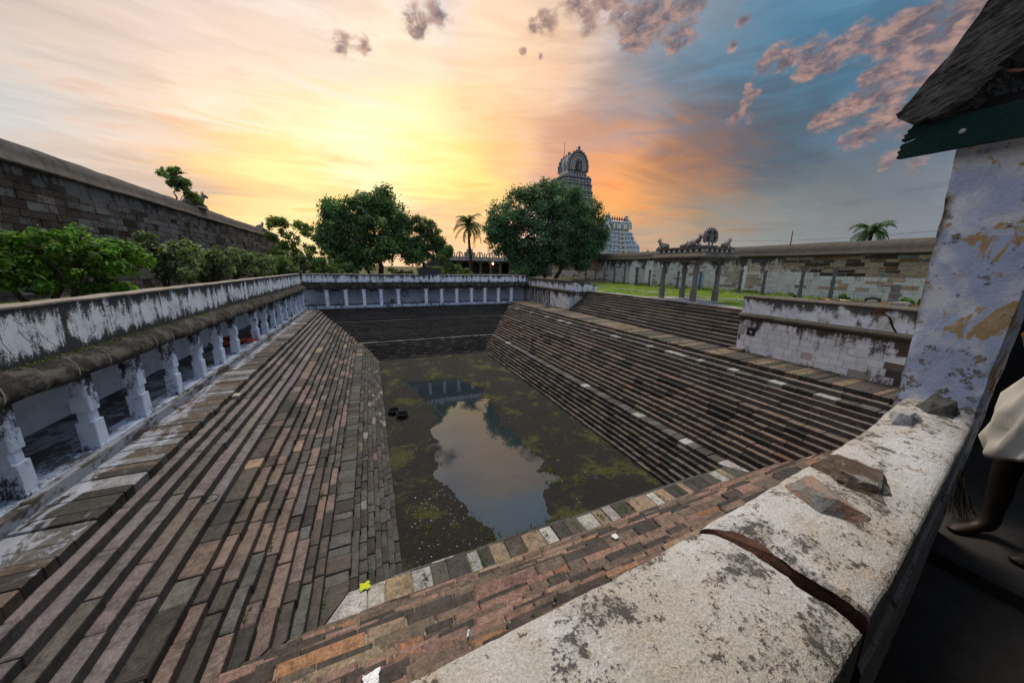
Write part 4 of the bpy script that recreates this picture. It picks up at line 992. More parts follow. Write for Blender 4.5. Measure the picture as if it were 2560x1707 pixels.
# ------------------------------------------------------------------ temple towers
CREAM, BLUE, SLATE = (.42, .37, .27), (.20, .25, .33), (.10, .13, .16)
def shrine(b, c, dx, dy, w, d, h, dome=True, pal=(CREAM, BLUE, SLATE)):
    """miniature shrine standing on a tier face: c centre base, dx along the face, dy outward"""
    c, dx, dy = Vector(c), Vector(dx), Vector(dy); up = Vector((0, 0, 1))
    def bx(a0, a1, o0, o1, z0, z1, col): b.hexa([tuple(c + dx * a + dy * o + up * z) for z in (z0, z1) for a, o in ((a0, o0), (a1, o0), (a1, o1), (a0, o1))], jit(col, .2))
    bx(-w / 2, w / 2, -d, d, 0, h * .14, pal[1]); bx(-w * .4, w * .4, -d, d * .75, h * .14, h * .5, rnd.choice([pal[0], pal[1], pal[0]])); bx(-w * .12, w * .12, d * .7, d * .9, h * .16, h * .46, pal[2])
    bx(-w * .54, w * .54, -d, d * 1.1, h * .5, h * .6, pal[2])
    bx(-w * .42, w * .42, -d, d * .85, h * .6, h * .76, pal[1]); bx(-w * .26, w * .26, -d, d * .6, h * .76, h * .9, pal[1]); bx(-w * .07, w * .07, -d * .1, d * .2, h * .9, h * 1.05, pal[2])
    for s in (-1, 1): bx(s * w * .4 - w * .05, s * w * .4 + w * .05, d * .3, d * 1.0, h * .14, h * .5, pal[2])
def vault(b, c, ax, ay, la, wb, h, pal, n=13):
    """barrel roof with horseshoe gables; ax along the ridge, ay across"""
    c, ax, ay = Vector(c), Vector(ax), Vector(ay); up = Vector((0, 0, 1))
    prof = [(wb * .5 * math.cos(a) * (1.0 + .10 * math.sin(a) * (1 - math.sin(a))), h * (.02 + .98 * max(0, math.sin(a)) ** .85)) for a in np.linspace(0, math.pi, n)]
    n0 = len(b.v)
    for s in np.linspace(-la / 2, la / 2, 9):
        for p, q in prof: b.v.append(tuple(c + ax * s + ay * p + up * q))
    for i in range(8):
        for k in range(n - 1): b.face((n0 + i * n + k, n0 + i * n + k + 1, n0 + (i + 1) * n + k + 1, n0 + (i + 1) * n + k), jit(pal[2] if (i + k) % 3 else pal[1], .25))
    for sgn, base in ((-1, n0), (1, n0 + 8 * n)):
        b.face(tuple(base + k for k in range(n)), tuple(x * .55 for x in pal[1]))
        for q_ in (.82, .64, .46):
            path2 = [(tuple(c + ax * (sgn * la / 2) + ay * p * q_ + up * (q * q_ + h * .04)), tuple((ay * p + up * (q - h * .35)).normalized()), tuple(ax)) for p, q in prof]
            b.sweep([(-.12, -.2), (.12, -.2), (.12, .3), (-.12, .3)], path2, jit(pal[0], .2))
        path = [(tuple(c + ax * (sgn * la / 2) + ay * p + up * q), tuple((ay * p + up * (q - h * .35)).normalized()), tuple(ax)) for p, q in prof]
        b.sweep([(-.3, -.35), (.35, -.35), (.35, .45), (-.3, .45)], path, pal[2])
        
        for p, q in prof[1:-1]:
            d = (ay * p + up * (q - h * .35)).normalized(); o = c + ax * (sgn * la / 2) + ay * p + up * q + d * .3; b.tube([o, o + d * .35, o + d * .6], [.22, .18, .04], jit(pal[2], .2), 5)
        o = c + ax * (sgn * (la / 2 + .2)); 
        b.hexa([tuple(o + ay * a + ax * (e * sgn) + up * z) for z in (h * .06, h * .5) for a, e in ((-wb * .13, 0), (wb * .13, 0), (wb * .13, .5), (-wb * .13, .5))], (.06, .07, .08))
        b.tube([tuple(o + up * h * .05 + ax * sgn * .6), tuple(o + up * h * .25 + ax * sgn * .6), tuple(o + up * h * .4 + ax * sgn * .6)], [.5, .4, .2], pal[2], 6)
        tp = c + ax * (sgn * la / 2) + up * (h + .3); b.tube([tp, tp + up * .5, tp + up * .9, tp + up * 1.3], [.55, .35, .6, .25], pal[2], 7)
def gopuram(name, label, ctr, W0, D0, z0, tiers, th, taper, vh, ridge, pal, nx, ny, windows, mt, finials=0, rotz=0.0):
    t = thing(name, label, 'temple tower', (ctr[0], ctr[1], z0), rotz=0)
    cx, cy = ctr; z = z0; w, d = W0, D0
    for k in range(tiers):
        h = th * (1 - .05 * k); b = MB()
        b.box(cx - w / 2, cx + w / 2, cy - d / 2, cy + d / 2, z, z + h * .99, jit(pal[0], .1))
        e = .35
        for zz0, zz1, ee, col in ((0, .10, .5, pal[1]), (.46, .53, .55, pal[2]), (.53, .58, .3, pal[1]), (.92, 1.0, .15, pal[2])): b.box(cx - w / 2 - ee, cx + w / 2 + ee, cy - d / 2 - ee, cy + d / 2 + ee, z + h * zz0, z + h * zz1 + .004, jit(col, .15))
        for i in range(nx):
            a = -w / 2 + w * (i + .5) / nx
            if windows and abs(a) < w * .13: continue
            for s in (-1, 1): shrine(b, (cx + a, cy + s * d / 2, z + h * .08), (1, 0, 0), (0, s, 0), w / nx * .86, .9, h * .98, True, pal)
        for i in range(ny):
            a = -d / 2 + d * (i + .5) / ny
            for s in (-1, 1): shrine(b, (cx + s * w / 2, cy + a, z + h * .08), (0, 1, 0), (s, 0, 0), d / ny * .86, .9, h * .98, True, pal)
        if windows:
            ww = w * .12
            b.box(cx - ww, cx + ww, cy - d / 2 - 1.3, cy - d / 2, z + h * .1, z + h * .62, (.50, .42, .26)); b.box(cx - ww * 1.15, cx + ww * 1.15, cy - d / 2 - 1.5, cy - d / 2, z + h * .62, z + h * .9, pal[1])
        tier = b.build('tier', mt, t, origin=(cx, cy, z))
        if windows:
            b = MB(); b.box(cx - w * .022, cx + w * .022, cy - d / 2 - 1.33, cy - d / 2 - 1.2, z + h * .14, z + h * .56, (.01, .01, .01)); b.build('window', M['col'], tier)
        z += h; w *= taper; d *= taper
    b = MB(); b.box(cx - w * .44, cx + w * .44, cy - d * .42, cy + d * .42, z, z + th * .45, pal[0])
    for i in range(nx): a = -w * .42 + w * .84 * (i + .5) / nx; b.box(cx + a - .22, cx + a + .22, cy - d * .42 - .25, cy - d * .42, z, z + th * .45, jit(pal[2], .2))
    b.build('neck', mt, t); z += th * .45
    b = MB()
    if ridge == 'y': vault(b, (cx, cy, z), (0, 1, 0), (1, 0, 0), d * .95, w * .84, vh, pal)
    else: vault(b, (cx, cy, z), (1, 0, 0), (0, 1, 0), w * .96, d * 1.1, vh, pal)
    b.build('barrel_roof', mt, t)
    for i in range(finials):
        if i == 0:
            for sx in (-1, 1):
                b = MB(); gx = cx + sx * w * .47
                b.box(gx - .9, gx + .9, cy - d * .5, cy + d * .5, z, z + vh * .9, pal[1]); b.box(gx - .7, gx + .7, cy - d * .3, cy + d * .3, z + vh * .9, z + vh * 1.15, pal[2]); b.lathe([(1.0, 0), (1.3, 1.2), (.8, 2.2), (1.2, 2.8), (.3, 3.6)], pal[2], (gx, cy, z + vh * 1.1), 8); b.build('gable_crest', mt, t)
            b = MB()
            for nx_, nw in ((-.3, .11), (0, .17), (.3, .11)):
                b.box(cx + w * (nx_ - nw), cx + w * (nx_ + nw), cy - d * .62, cy - d * .3, z + .1, z + vh * .62, pal[0]); b.box(cx + w * (nx_ - nw * 1.2), cx + w * (nx_ + nw * 1.2), cy - d * .66, cy - d * .3, z + vh * .62, z + vh * .74, pal[2]); b.box(cx + w * (nx_ - nw * .4), cx + w * (nx_ + nw * .4), cy - d * .64, cy - d * .6, z + .3, z + vh * .5, pal[2])
            b.build('roof_niche', mt, t, kind='stuff')
        x = cx - w * .36 + w * .72 * i / (finials - 1)
        b = MB(); b.lathe([(.35, 0), (.25, .5), (.62, .9), (.75, 1.4), (.55, 1.9), (.2, 2.2), (.28, 2.6), (.1, 3.1), (.02, 3.4)], (.10, .03, .025), (x, cy, z + vh * .98), 8); b.build('finial', M['col'], t, origin=(x, cy, z + vh))
    return t, z + vh, (w, d)
G1P = ((.50, .46, .39), (.36, .365, .355), (.14, .15, .155))
tg, zt, _ = gopuram('temple_tower', 'tall weathered temple tower with a horseshoe gable rising behind the round tree', (70.3, 109.5), 14.5, 10.5, 20.0, 8, 3.15, .945, 6.3, 'y', G1P, 7, 5, False, M['gop'])
b = MB(); b.tube([(66.0, 109, zt - 1.5), (66.0, 109, zt + 3.2)], [.1, .05], (.12, .1, .09), 6); b.build('lightning_rod', M['col'], tg)
b = MB(); b.box(62, 79, 103, 116, 7, 20, (.26, .24, .21)); b.build('tower_base', M['gop'], tg)
G2P = ((.80, .74, .56), (.60, .68, .75), (.26, .32, .39))
tg2, zt2, _ = gopuram('temple_tower', 'pale blue and yellow temple tower with a row of red finials beyond the right wall', (167.0, 199), 41, 22, 7.5, 8, 4.15, .902, 6.0, 'x', G2P, 9, 5, True, M['gop'], finials=7)
b = MB(); b.lathe([(3.0, 0), (3.2, 2.5), (3.6, 2.6), (3.0, 3.4), (2.9, 5), (2.0, 7), (.5, 8.3), (.2, 9.2)], (.33, .37, .42), (183.5, 196, 20), 10); b.box(179.5, 187.5, 192, 200, 8, 20.2, (.4, .38, .33))
tag(b.build('dome_shrine', M['gop'], origin=(183.5, 196, 8)), 'small domed shrine just right of the pale blue tower', 'shrine')
b = MB(); b.box(140, 150, 185, 195, 8, 24.5, (.42, .44, .42)); b.box(139, 151, 184, 196, 24.5, 25.3, (.2, .24, .26)); b.box(143, 149, 186, 194, 25.3, 28.5, (.4, .43, .42)); b.box(142.4, 149.6, 185.4, 194.6, 28.5, 29.3, (.3, .34, .36)); b.box(144, 148.4, 187, 193, 29.3, 31.5, (.36, .4, .42)); b.lathe([(1.8, 0), (2.0, .8), (.9, 2.2), (.1, 3.2)], (.3, .34, .36), (146.2, 190, 31.5), 8)
tag(b.build('small_shrine_tower', M['gop'], origin=(145, 190, 8)), 'low pale shrine tower half hidden between the round tree and the blue tower', 'shrine')

# ------------------------------------------------------------------ pillared hall beyond the far gallery
def hall():
    t = thing('pillared_hall', 'long low pillared hall with an arched stucco parapet behind the palm', 'hall', (27, 62, 7.1))
    x0, x1, y = 13.2, 41.5, 62
    b = MB(); b.box(x0, x1, y - .6, y + 8, 7.0, 7.5, (.3, .29, .28)); b.build('plinth', M['col'], t)
    b = MB(); b.box(x0, x1, y + 3.2, y + 3.6, 7.5, 9.8, (.02, .018, .017)); b.build('back_wall', M['dark_wall'], t)
    b = MB(); b.box(x0 - .3, x1, y - .9, y + 8, 9.75, 10.0, (.20, .205, .21)); b.hexa([(x0 - .4, y - 1.3, 9.95), (x1, y - 1.3, 9.95), (x1, y + 8, 9.95), (x0 - .4, y + 8, 9.95), (x0 - .4, y - .8, 10.4), (x1, y - .8, 10.4), (x1, y + 8, 10.4), (x0 - .4, y + 8, 10.4)], (.24, .25, .26)); b.build('roof_slab', M['granite_pillar'], t)
    xs = [x0 + .6 + 2.05 * k for k in range(14)]
    for k, x in enumerate(xs):
        b = MB(); b.box(x - .2, x + .2, y - .2, y + .2, 7.5, 9.4, (.25, .24, .23)); b.box(x - .26, x + .26, y - .26, y + .26, 7.5, 7.9, (.25, .24, .23)); b.box(x - .6, x + .6, y - .22, y + .22, 9.4, 9.76, (.23, .22, .21)); b.build('pillar', M['granite_pillar'], t, origin=(x, y, 7.5))
        if 0 < k < 12 and k not in (5, 6, 7):
            b = MB()
            for j in range(1, 10): b.box(x + .2 + 1.65 * j / 10 - .012, x + .2 + 1.65 * j / 10 + .012, y + .3, y + .33, 7.5, 9.1, (.16, .10, .08))
            for j in range(1, 9): b.box(x + .2, x + 1.85, y + .27, y + .30, 7.5 + 1.6 * j / 9 - .012, 7.5 + 1.6 * j / 9 + .012, (.16, .10, .08))
            b.build('lattice', M['col'], t, kind='stuff')
    b = MB(); b.box(x0 - .3, x1, y - .75, y - .45, 10.4, 10.62, (.45, .44, .36)); b.build('parapet_base', M['gop'], t)
    for k in range(15):
        x = x0 + .6 + k * 1.95; b = MB()
        if k % 4 == 2:
            b.box(x - .8, x + .8, y - .7, y - .2, 10.62, 11.3, (.40, .41, .36)); b.box(x - .95, x + .95, y - .8, y - .1, 11.3, 11.45, (.3, .32, .31)); b.box(x - .55, x + .55, y - .7, y - .2, 11.45, 12.0, (.40, .42, .38)); b.box(x - .25, x + .25, y - .6, y - .3, 12.0, 12.4, (.33, .35, .34))
        else:
            arc = [(x + .62 * math.cos(a), 10.62 + .85 * math.sin(a)) for a in np.linspace(0, math.pi, 11)]
            b.sweep([(-.09, -.12), (.09, -.12), (.09, .12), (-.09, .12)], [((p, y - .6, q), (math.cos(i * math.pi / 10), 0, math.sin(i * math.pi / 10)), (0, 1, 0)) for i, (p, q) in enumerate(arc)], (.50, .49, .42))
            b.box(x - .16, x + .16, y - .7, y - .5, 10.62, 11.15, (.42, .42, .36)); b.ellipsoid((x, y - .6, 11.22), (.13, .11, .15), (.42, .42, .36), 7, 5)
        b.tube([(x + .98, y - .6, 10.6), (x + .98, y - .6, 11.2), (x + .98, y - .6, 11.5)], [.14, .12, .03], (.45, .44, .38), 6)
        b.build('parapet_niche', M['gop'], t, origin=(x, y, 10.6))
    # the lit bulb under the eave
    m, q = mat('lit_bulb'); q.set(q.b, 'Emission Color', (1, .62, .28)); q.set(q.b, 'Emission Strength', 22)
    b = MB(); b.ellipsoid((xs[4] + .45, y - .3, 9.45), (.13, .13, .13), (1, 1, 1), 8, 6)
    o = b.build('lamp_bulb', m, origin=(xs[4] + .45, y - .3, 9.45)); tag(o, 'small lit lamp bulb under the hall eave behind the palm', 'lamp')
    # darker carved wing on the right, towards the lawn
    b = MB(); b.box(34.2, 46.5, 58.8, 66, 7.0, 9.9, (.13, .125, .12))
    for k in range(7): b.box(34.1 - .05 * k, 46.6, 58.55 + .03 * (k % 2), 58.85, 7.1 + k * .42, 7.28 + k * .42, (.10, .10, .105))
    for k in range(8): b.box(34.6 + k * 1.5, 34.9 + k * 1.5, 58.4, 58.8, 7.1, 9.8, (.15, .145, .14))
    b.box(34, 46.8, 58.2, 66.2, 9.9, 10.3, (.12, .12, .125)); b.box(34.6, 46, 59, 66, 10.3, 11.4, (.10, .10, .10))
    b.build('carved_wing', M['granite_pillar'], t)
hall()
def stair_ramp():
    t = thing('stair_block', 'grey stepped stair block with a white edge beyond the raised parapet', 'stairs', (8.5, 50, 7.1))
    for k in range(9):
        b = MB(); b.box(7.2 + .22 * k, 10.0, 50 - .05, 53, 8.55 + .17 * k - .16, 8.55 + .17 * k, jit((.22, .22, .23), .1)); b.build('step', M['granite_pillar'], t)
    b = MB(); b.hexa([(10.0, 49.9, 8.3), (10.3, 49.9, 8.3), (10.3, 53, 8.3), (10.0, 53, 8.3), (9.75, 49.9, 11.0), (10.05, 49.9, 11.0), (10.05, 53, 11.0), (9.75, 53, 11.0)], (.6, .58, .56)); b.build('white_edge', M['block'], t)
    b = MB(); b.box(6.8, 10.9, 49.7, 53.1, 8.1, 8.55, (.30, .09, .06)); b.build('red_band', M['col'], t)
    b = MB(); b.box(6.9, 10.8, 49.8, 53, 7.0, 8.1, (.3, .28, .26)); b.build('base', M['granite_pillar'], t)
stair_ramp()
# ------------------------------------------------------------------ vegetation
def leaves(name, ctrs, n, size, cols, mt, parent, spread, seed, flat=.5, droop=.0, out=None):
    """n diamond leaves scattered about clump centres (x,y,z,radius); more on the outside of each clump"""
    g = np.random.default_rng(seed)
    C = np.asarray(ctrs, float); w = C[:, 3] ** 2; w /= w.sum()
    i = g.choice(len(C), n, p=w)
    d = g.normal(size=(n, 3)); d /= np.linalg.norm(d, axis=1, keepdims=True)
    r = C[i, 3] * (g.random(n) ** .45) * (1 + .18 * g.normal(size=n) * spread)
    P = C[i, :3] + d * r[:, None] * np.array([1, 1, .85])
    nrm = d * .8 + g.normal(size=(n, 3)) * .6; nrm[:, 2] += flat; nrm /= np.linalg.norm(nrm, axis=1, keepdims=True)
    t = np.cross(nrm, g.normal(size=(n, 3))); t /= np.linalg.norm(t, axis=1, keepdims=True) + 1e-9
    t[:, 2] -= droop; t /= np.linalg.norm(t, axis=1, keepdims=True)
    s = np.cross(nrm, t)
    L = size * (.6 + .8 * g.random(n))[:, None]; Wd = L * .42
    V = np.stack([P - t * L * .5, P + s * Wd * .5 + nrm * L * .05, P + t * L * .5, P - s * Wd * .5 + nrm * L * .05], 1).reshape(-1, 3)
    F = np.arange(4 * n).reshape(-1, 4)
    cc = np.array(cols); c = cc[g.choice(len(cc), n)] * (.65 + .7 * g.random((n, 1)))
    # clump-wise variation
    cv = .5 + .95 * g.random(len(C)); c *= cv[i][:, None]
    return make(name, V, F, mt, parent, cols=c)
def clumps(lumps, per, r, seed):
    g = random.Random(seed); out = []
    for (x, y, z, R_) in lumps:
        for _ in range(per):
            d = Vector((g.gauss(0, 1), g.gauss(0, 1), g.gauss(0, 1))).normalized()
            k = R_ * (g.uniform(.3, 1.2) ** .6); out.append((x + d.x * k, y + d.y * k, z + d.z * k * .9, r * g.uniform(.6, 1.3)))
    return out
def limb(b, p0, p1, r0, r1, wob, g, n=6):
    p0, p1 = Vector(p0), Vector(p1); pts = []
    for i in range(n):
        t = i / (n - 1); p = p0.lerp(p1, t)
        if 0 < i < n - 1: p += Vector((g.gauss(0, wob), g.gauss(0, wob), g.gauss(0, wob * .4)))
        pts.append(p)
    b.tube(pts, [r0 + (r1 - r0) * i / (n - 1) for i in range(n)], (.06, .045, .035), 7)
def tree(name, label, cat, base, lumps, per, clr, n, leaf, cols, trunks, seed, mt='leaf', group=None, flat=.5, droop=.15, spread=1):
    t = thing(name, label, cat, base, group); g = random.Random(seed)
    b = MB()
    for p0, p1, r0, r1 in trunks: limb(b, p0, p1, r0, r1, .05 * (Vector(p1) - Vector(p0)).length, g)
    b.build('trunk', M['bark'], t, smooth=True)
    b = MB()
    for (x, y, z, R_) in lumps:
        e = trunks[g.randrange(len(trunks))][1]; limb(b, e, (x, y, z + R_ * .3), trunks[0][3] * .6, .03, .04 * R_, g)
        for _ in range(3): limb(b, (x, y, z), (x + g.gauss(0, R_ * .5), y + g.gauss(0, R_ * .5), z + g.gauss(0, R_ * .5)), .05, .015, .05, g, 4)
    b.build('branches', M['bark'], t)
    leaves('crown', clumps(lumps, per, clr, seed), n, leaf, cols, M[mt], t, spread, seed, flat, droop)
    return t
GR = [(.11, .19, .05), (.14, .22, .06), (.18, .26, .08), (.08, .14, .04)]
GD = [(.07, .15, .08), (.09, .18, .09), (.11, .20, .08), (.05, .11, .06)]
GY = [(.18, .23, .03), (.12, .20, .03), (.24, .25, .03), (.07, .14, .02)]
GG = [(.16, .19, .085), (.19, .22, .115), (.12, .155, .065), (.08, .12, .05)]
GB = [(.075, .19, .02), (.10, .24, .02), (.15, .29, .03), (.045, .11, .015), (.19, .29, .045)]
# leafy shrub at far left
tree('broadleaf_shrub', 'bright green glossy round shrub spreading over the left parapet, nearest the camera', 'shrub', (-9.6, 16, 7.12),
     [(-10.3, 16, 8.9, .75), (-9.6, 15.8, 9.1, .75), (-8.9, 16, 9.15, .75), (-8.35, 16.1, 8.95, .6), (-7.85, 16.2, 8.75, .5), (-10.9, 16, 8.6, .7), (-9.9, 15.6, 8.3, .6), (-11.4, 16.2, 8.8, .7), (-9.1, 16.4, 8.5, .6)], 20, .27, 15000, .165, GB,
     [((-9.8, 16, 7.1), (-9.4, 16, 8.3), .11, .06), ((-10.2, 16.1, 7.1), (-10.5, 16, 8.2), .1, .05), ((-9.5, 16.1, 7.1), (-8.6, 16.1, 8.4), .08, .04)], 3, flat=.7)
tree('low_shrub', 'small bright green shrub just behind the left parapet under the big round shrub', 'shrub', (-8.6, 16.2, 7.12),
     [(-8.5, 16.2, 7.75, .38), (-8.1, 16.3, 7.72, .34), (-8.9, 16.2, 7.65, .3)], 8, .18, 1500, .15, GB, [((-8.6, 16.2, 7.1), (-8.5, 16.2, 7.6), .04, .02)], 5, flat=.7)
# oleander-like shrubs along the left wall
SH = [('grey-green oleander shrub with bare stems right of the bright round shrub', (-10.2, 24, 7.12), 1.25, 2.5, 2600), ('broad dusty green bush in the left row, right of the bare-stemmed oleander', (-9.6, 28.2, 7.12), 1.6, 2.0, 3000), ('dusty bush in the middle of the left row, below the wall drain holes', (-9.4, 32.0, 7.12), 1.5, 2.1, 2800),
      ('dense dusty bush in the left row just before the yellow-green tree', (-9.2, 36.5, 7.12), 1.6, 2.2, 2800), ('darker loose bush at the far end of the left row', (-9.0, 41.5, 7.12), 1.7, 2.6, 2600), ('tangled grey-green bush under the yellow-green thin tree', (-7.0, 44.5, 7.12), 2.2, 2.2, 3000), ('low dry-looking bush in front of the mango trunk', (-3.2, 43.0, 7.12), 2.0, 1.7, 2600)]
for k, (lab, o, r, h, n) in enumerate(SH):
    g = random.Random(50 + k)
    lm = [(o[0] + g.uniform(-r, r) * .7, o[1] + g.uniform(-r, r), o[2] + h * g.uniform(.35, .95), r * .5) for _ in range(9)]
    tree('dusty_shrub', lab, 'shrub', o, lm, 9, .3, n * 2, .26, GG if k not in (4, 6) else GR, [(o, (o[0] + g.uniform(-.5, .5), o[1], o[2] + h * .55), .06, .03) for _ in range(5)], 60 + k, group='shrubs along the left wall', flat=.3)
tree('thin_tree', 'thin yellow-green tree with open twigs at the far end of the left wall', 'tree', (-8.2, 47, 7.12),
     [(-9.6, 47, 13.0, .9), (-8.9, 47, 13.6, .7), (-6.9, 47.5, 13.2, .9), (-6.2, 47, 12.4, .8), (-8.2, 47, 11.4, 1.1), (-7.6, 47, 10.2, 1.3), (-8.4, 47, 9.2, 1.3), (-7.3, 47, 8.6, 1.2), (-10, 47, 12.0, .6), (-6.0, 46.5, 9.6, 1.3), (-5.4, 46.5, 8.4, 1.2), (-9.4, 47, 10.4, 1.0)], 10, .42, 9000, .28, GY + GR, [((-8.2, 47, 7.1), (-8.0, 47, 11.5), .16, .07)], 71, flat=.3)
tree('mango_tree', 'large dark green mango tree in the centre left beyond the far gallery', 'tree', (1.7, 46.5, 7.12),
     [(1.9, 46.5, 16.3, 1.7), (.2, 46.5, 15.6, 1.7), (-1.6, 46.5, 14.8, 1.8), (-3.2, 46.5, 15.2, 1.1), (-3.4, 46.5, 13.0, 1.7), (3.4, 46.5, 14.6, 1.8), (4.5, 46.5, 12.6, 1.7), (1.0, 45.6, 13.2, 2.2), (-1.4, 46, 11.6, 2.0), (2.8, 46, 11.2, 2.0), (-3.6, 46.6, 10.6, 1.5), (5.4, 46.6, 10.6, 1.4), (.4, 46, 10.0, 1.7), (-2.4, 46.4, 9.2, 1.2), (-4.3, 46.4, 12, 1.0)], 34, .85, 44000, .40, GR + GD[:2],
     [((1.7, 46.5, 7.1), (1.6, 46.5, 11.0), .38, .22), ((.4, 46.8, 7.1), (-1.2, 46.5, 10.5), .2, .12), ((-1.2, 46.5, 7.1), (-2.2, 46.5, 10), .16, .1)], 81, flat=.45)
tree('slender_tree', 'slender light-leaved tree leaning beside the mango tree', 'tree', (7.4, 47, 7.12),
     [(6.7, 47, 14.3, 1.1), (7.8, 47, 13.8, 1.2), (8.7, 47, 12.8, 1.1), (9.2, 47, 12.0, .8), (7.2, 47, 12.0, 1.2), (6.2, 47, 11.0, 1.2), (7.8, 47, 10.9, 1.1), (9.4, 47, 11.2, .7), (5.8, 47, 9.9, 1.1), (10.4, 47, 10.6, .5)], 20, .5, 17000, .30, GR + GG, [((7.9, 46.4, 7.1), (6.2, 46.6, 10.4), .26, .14), ((6.4, 46.6, 9.4), (7.4, 47, 12.4), .14, .06)], 91, flat=.35)
tree('yellow_bush', 'yellow-green bush glowing under the mango tree crown', 'shrub', (3.4, 44, 7.12), [(2.8, 44, 7.9, .6), (3.8, 44, 7.8, .6), (4.8, 44.2, 7.8, .5)], 9, .28, 2200, .22, GY, [((3.4, 44, 7.1), (3.4, 44, 7.8), .06, .03)], 95)
tree('climbing_bush', 'dark green bush piled against the raised part of the far parapet', 'shrub', (10.2, 44.5, 7.12),
     [(9.6, 44.5, 8.8, .8), (10.4, 44.5, 8.6, .8), (11.2, 44.3, 8.2, .7), (9.6, 44.8, 10.2, .7), (10.1, 44.8, 11.0, .5), (12.2, 44, 7.8, .6), (8.2, 43.5, 8.1, .6)], 12, .32, 6500, .24, GR + GY[:2], [((10, 44.6, 7.1), (10, 44.6, 9.5), .1, .05)], 97)
tree('round_tree', 'big dense round dark green tree in front of the tall temple tower', 'tree', (26, 44, 7.0),
     [(24, 44, 18.6, 2.4), (21, 44, 17.0, 2.6), (27.2, 44, 18.4, 2.4), (30.2, 44, 17.2, 2.4), (18, 44, 15.0, 2.4), (17.4, 44, 12.6, 2.0), (32.2, 44, 15.4, 2.3), (32.9, 44, 13.4, 1.9), (24.4, 43, 15.4, 3.2), (28.6, 43, 14.6, 3.0), (20.8, 43, 13.2, 2.8), (24.6, 43, 12, 2.7), (29.4, 43.5, 12.0, 2.4), (19.6, 43.6, 10.9, 1.7), (22.4, 43, 10.0, 1.8), (26.6, 43.4, 10.6, 1.6), (21.4, 43, 8.9, 1.2), (19.6, 42.6, 8.6, .8), (31.6, 44, 11.4, 1.3), (16.7, 44, 14, 1.4), (29.4, 42.6, 9.6, .8)], 44, .9, 85000, .36, GD + [(.05, .09, .035)],
     [((25.6, 43.2, 6.9), (27.2, 43.4, 10.0), .34, .24), ((27.0, 43.4, 9.6), (28.6, 43.6, 12), .22, .14), ((24.2, 44, 6.9), (23.8, 44, 11), .3, .2), ((23.9, 44, 9), (21, 44, 13), .2, .1)], 101, 'leaf_dark', flat=.4)
tree('hanging_branch', 'low leafy bough hanging over the right end of the far gallery', 'shrub', (18.6, 40.5, 7.12), [(18.4, 40.2, 7.9, .7), (17.4, 40.2, 7.8, .55), (19.4, 40.6, 8.2, .8), (18.6, 39.8, 7.2, .5)], 10, .32, 3200, .25, GR + GD, [((18.8, 40.8, 7.1), (18.7, 40.4, 8), .08, .04)], 105)
tree('wall_shrub', 'small shrub sprouting from the top of the left wall', 'shrub', (-13.6, 36.2, 13.5), [(-13.6, 36.1, 15.5, .6), (-13.6, 37.0, 15.7, .62), (-13.6, 36.6, 15.0, .6), (-13.6, 37.7, 15.2, .5), (-13.5, 38.2, 14.3, .45), (-13.5, 38.9, 14.15, .42)], 9, .26, 2600, .30, GR, [((-13.6, 36.2, 13.4), (-13.6, 35.9, 15.2), .06, .03), ((-13.6, 36.4, 13.4), (-13.5, 37.4, 14.3), .04, .02)], 107)
tree('far_tree', 'tiny tree top peeping over the right wall beside the pale blue tower', 'tree', (95, 95, 6.7), [(94, 95, 14.6, 1.2), (96, 95, 14.4, 1.0), (105, 92, 14.6, 1.2), (107, 92, 14.3, .8)], 6, .5, 900, .5, GY + GR, [((95, 95, 6.7), (95, 95, 14), .3, .2), ((105, 92, 6.7), (105, 92, 14), .3, .2)], 109)
def palm(label, base, top, nf, flen, seed, cols):
    g = random.Random(seed); t = thing('palm_tree', label, 'palm', base, 'coconut palms')
    b = MB(); base, top = Vector(base), Vector(top); n = 14
    b.tube([base.lerp(top, i / (n - 1)) + Vector((.12 * math.sin(i * .5), 0, 0)) for i in range(n)], [.26 - .09 * i / (n - 1) + (.02 if i % 2 else 0) for i in range(n)], (.10, .085, .07), 9); b.build('trunk', M['bark'], t, smooth=True)
    for k in range(nf):
        a = 2 * math.pi * k / nf + g.uniform(-.2, .2); el = g.choice([1.2, .9, .6, .3, 0.0, -.3, -.7]) + g.uniform(-.12, .12); L = flen * g.uniform(.82, 1.08)
        d = Vector((math.cos(a), math.sin(a), 0)); b = MB(); pts = []; p = top.copy(); e = el; m = 12
        for i in range(m): pts.append(p.copy()); p = p + (d * math.cos(e) + Vector((0, 0, math.sin(e)))) * (L / m); e -= (.14 if el > 0 else .10) * (1 + .1 * i)
        b.tube(pts, [.045 - .003 * i for i in range(m)], (.10, .12, .03), 5)
        for i in range(1, m - 1):
            tv = (pts[i + 1] - pts[i]).normalized(); sv = tv.cross(Vector((0, 0, 1)))
            if sv.length < .1: sv = d.cross(Vector((0, 0, 1)))
            sv.normalize()
            for j in range(3):
                o = pts[i].lerp(pts[i + 1], j / 3); ll = L * .24 * math.sin(math.pi * min(.98, (i + j / 3) / m + .12)) ** .6
                for s in (-1, 1):
                    q = o + (sv * s * .75 + tv * .55 - Vector((0, 0, g.uniform(.25, .7)))).normalized() * ll * g.uniform(.8, 1.1)
                    n0 = len(b.v); wv = tv * .055; b.v += [tuple(o - wv), tuple(o + wv), tuple(q)]; b.face((n0, n0 + 1, n0 + 2), jit(g.choice(cols), .3))
        b.build('frond', M['leaf'], t)
    b = MB()
    for k in range(6): a = k; b.ellipsoid((top.x + .3 * math.cos(a), top.y + .3 * math.sin(a), top.z - .25), (.15, .15, .19), (.10, .09, .03), 7, 5)
    b.build('coconuts', M['col'], t)
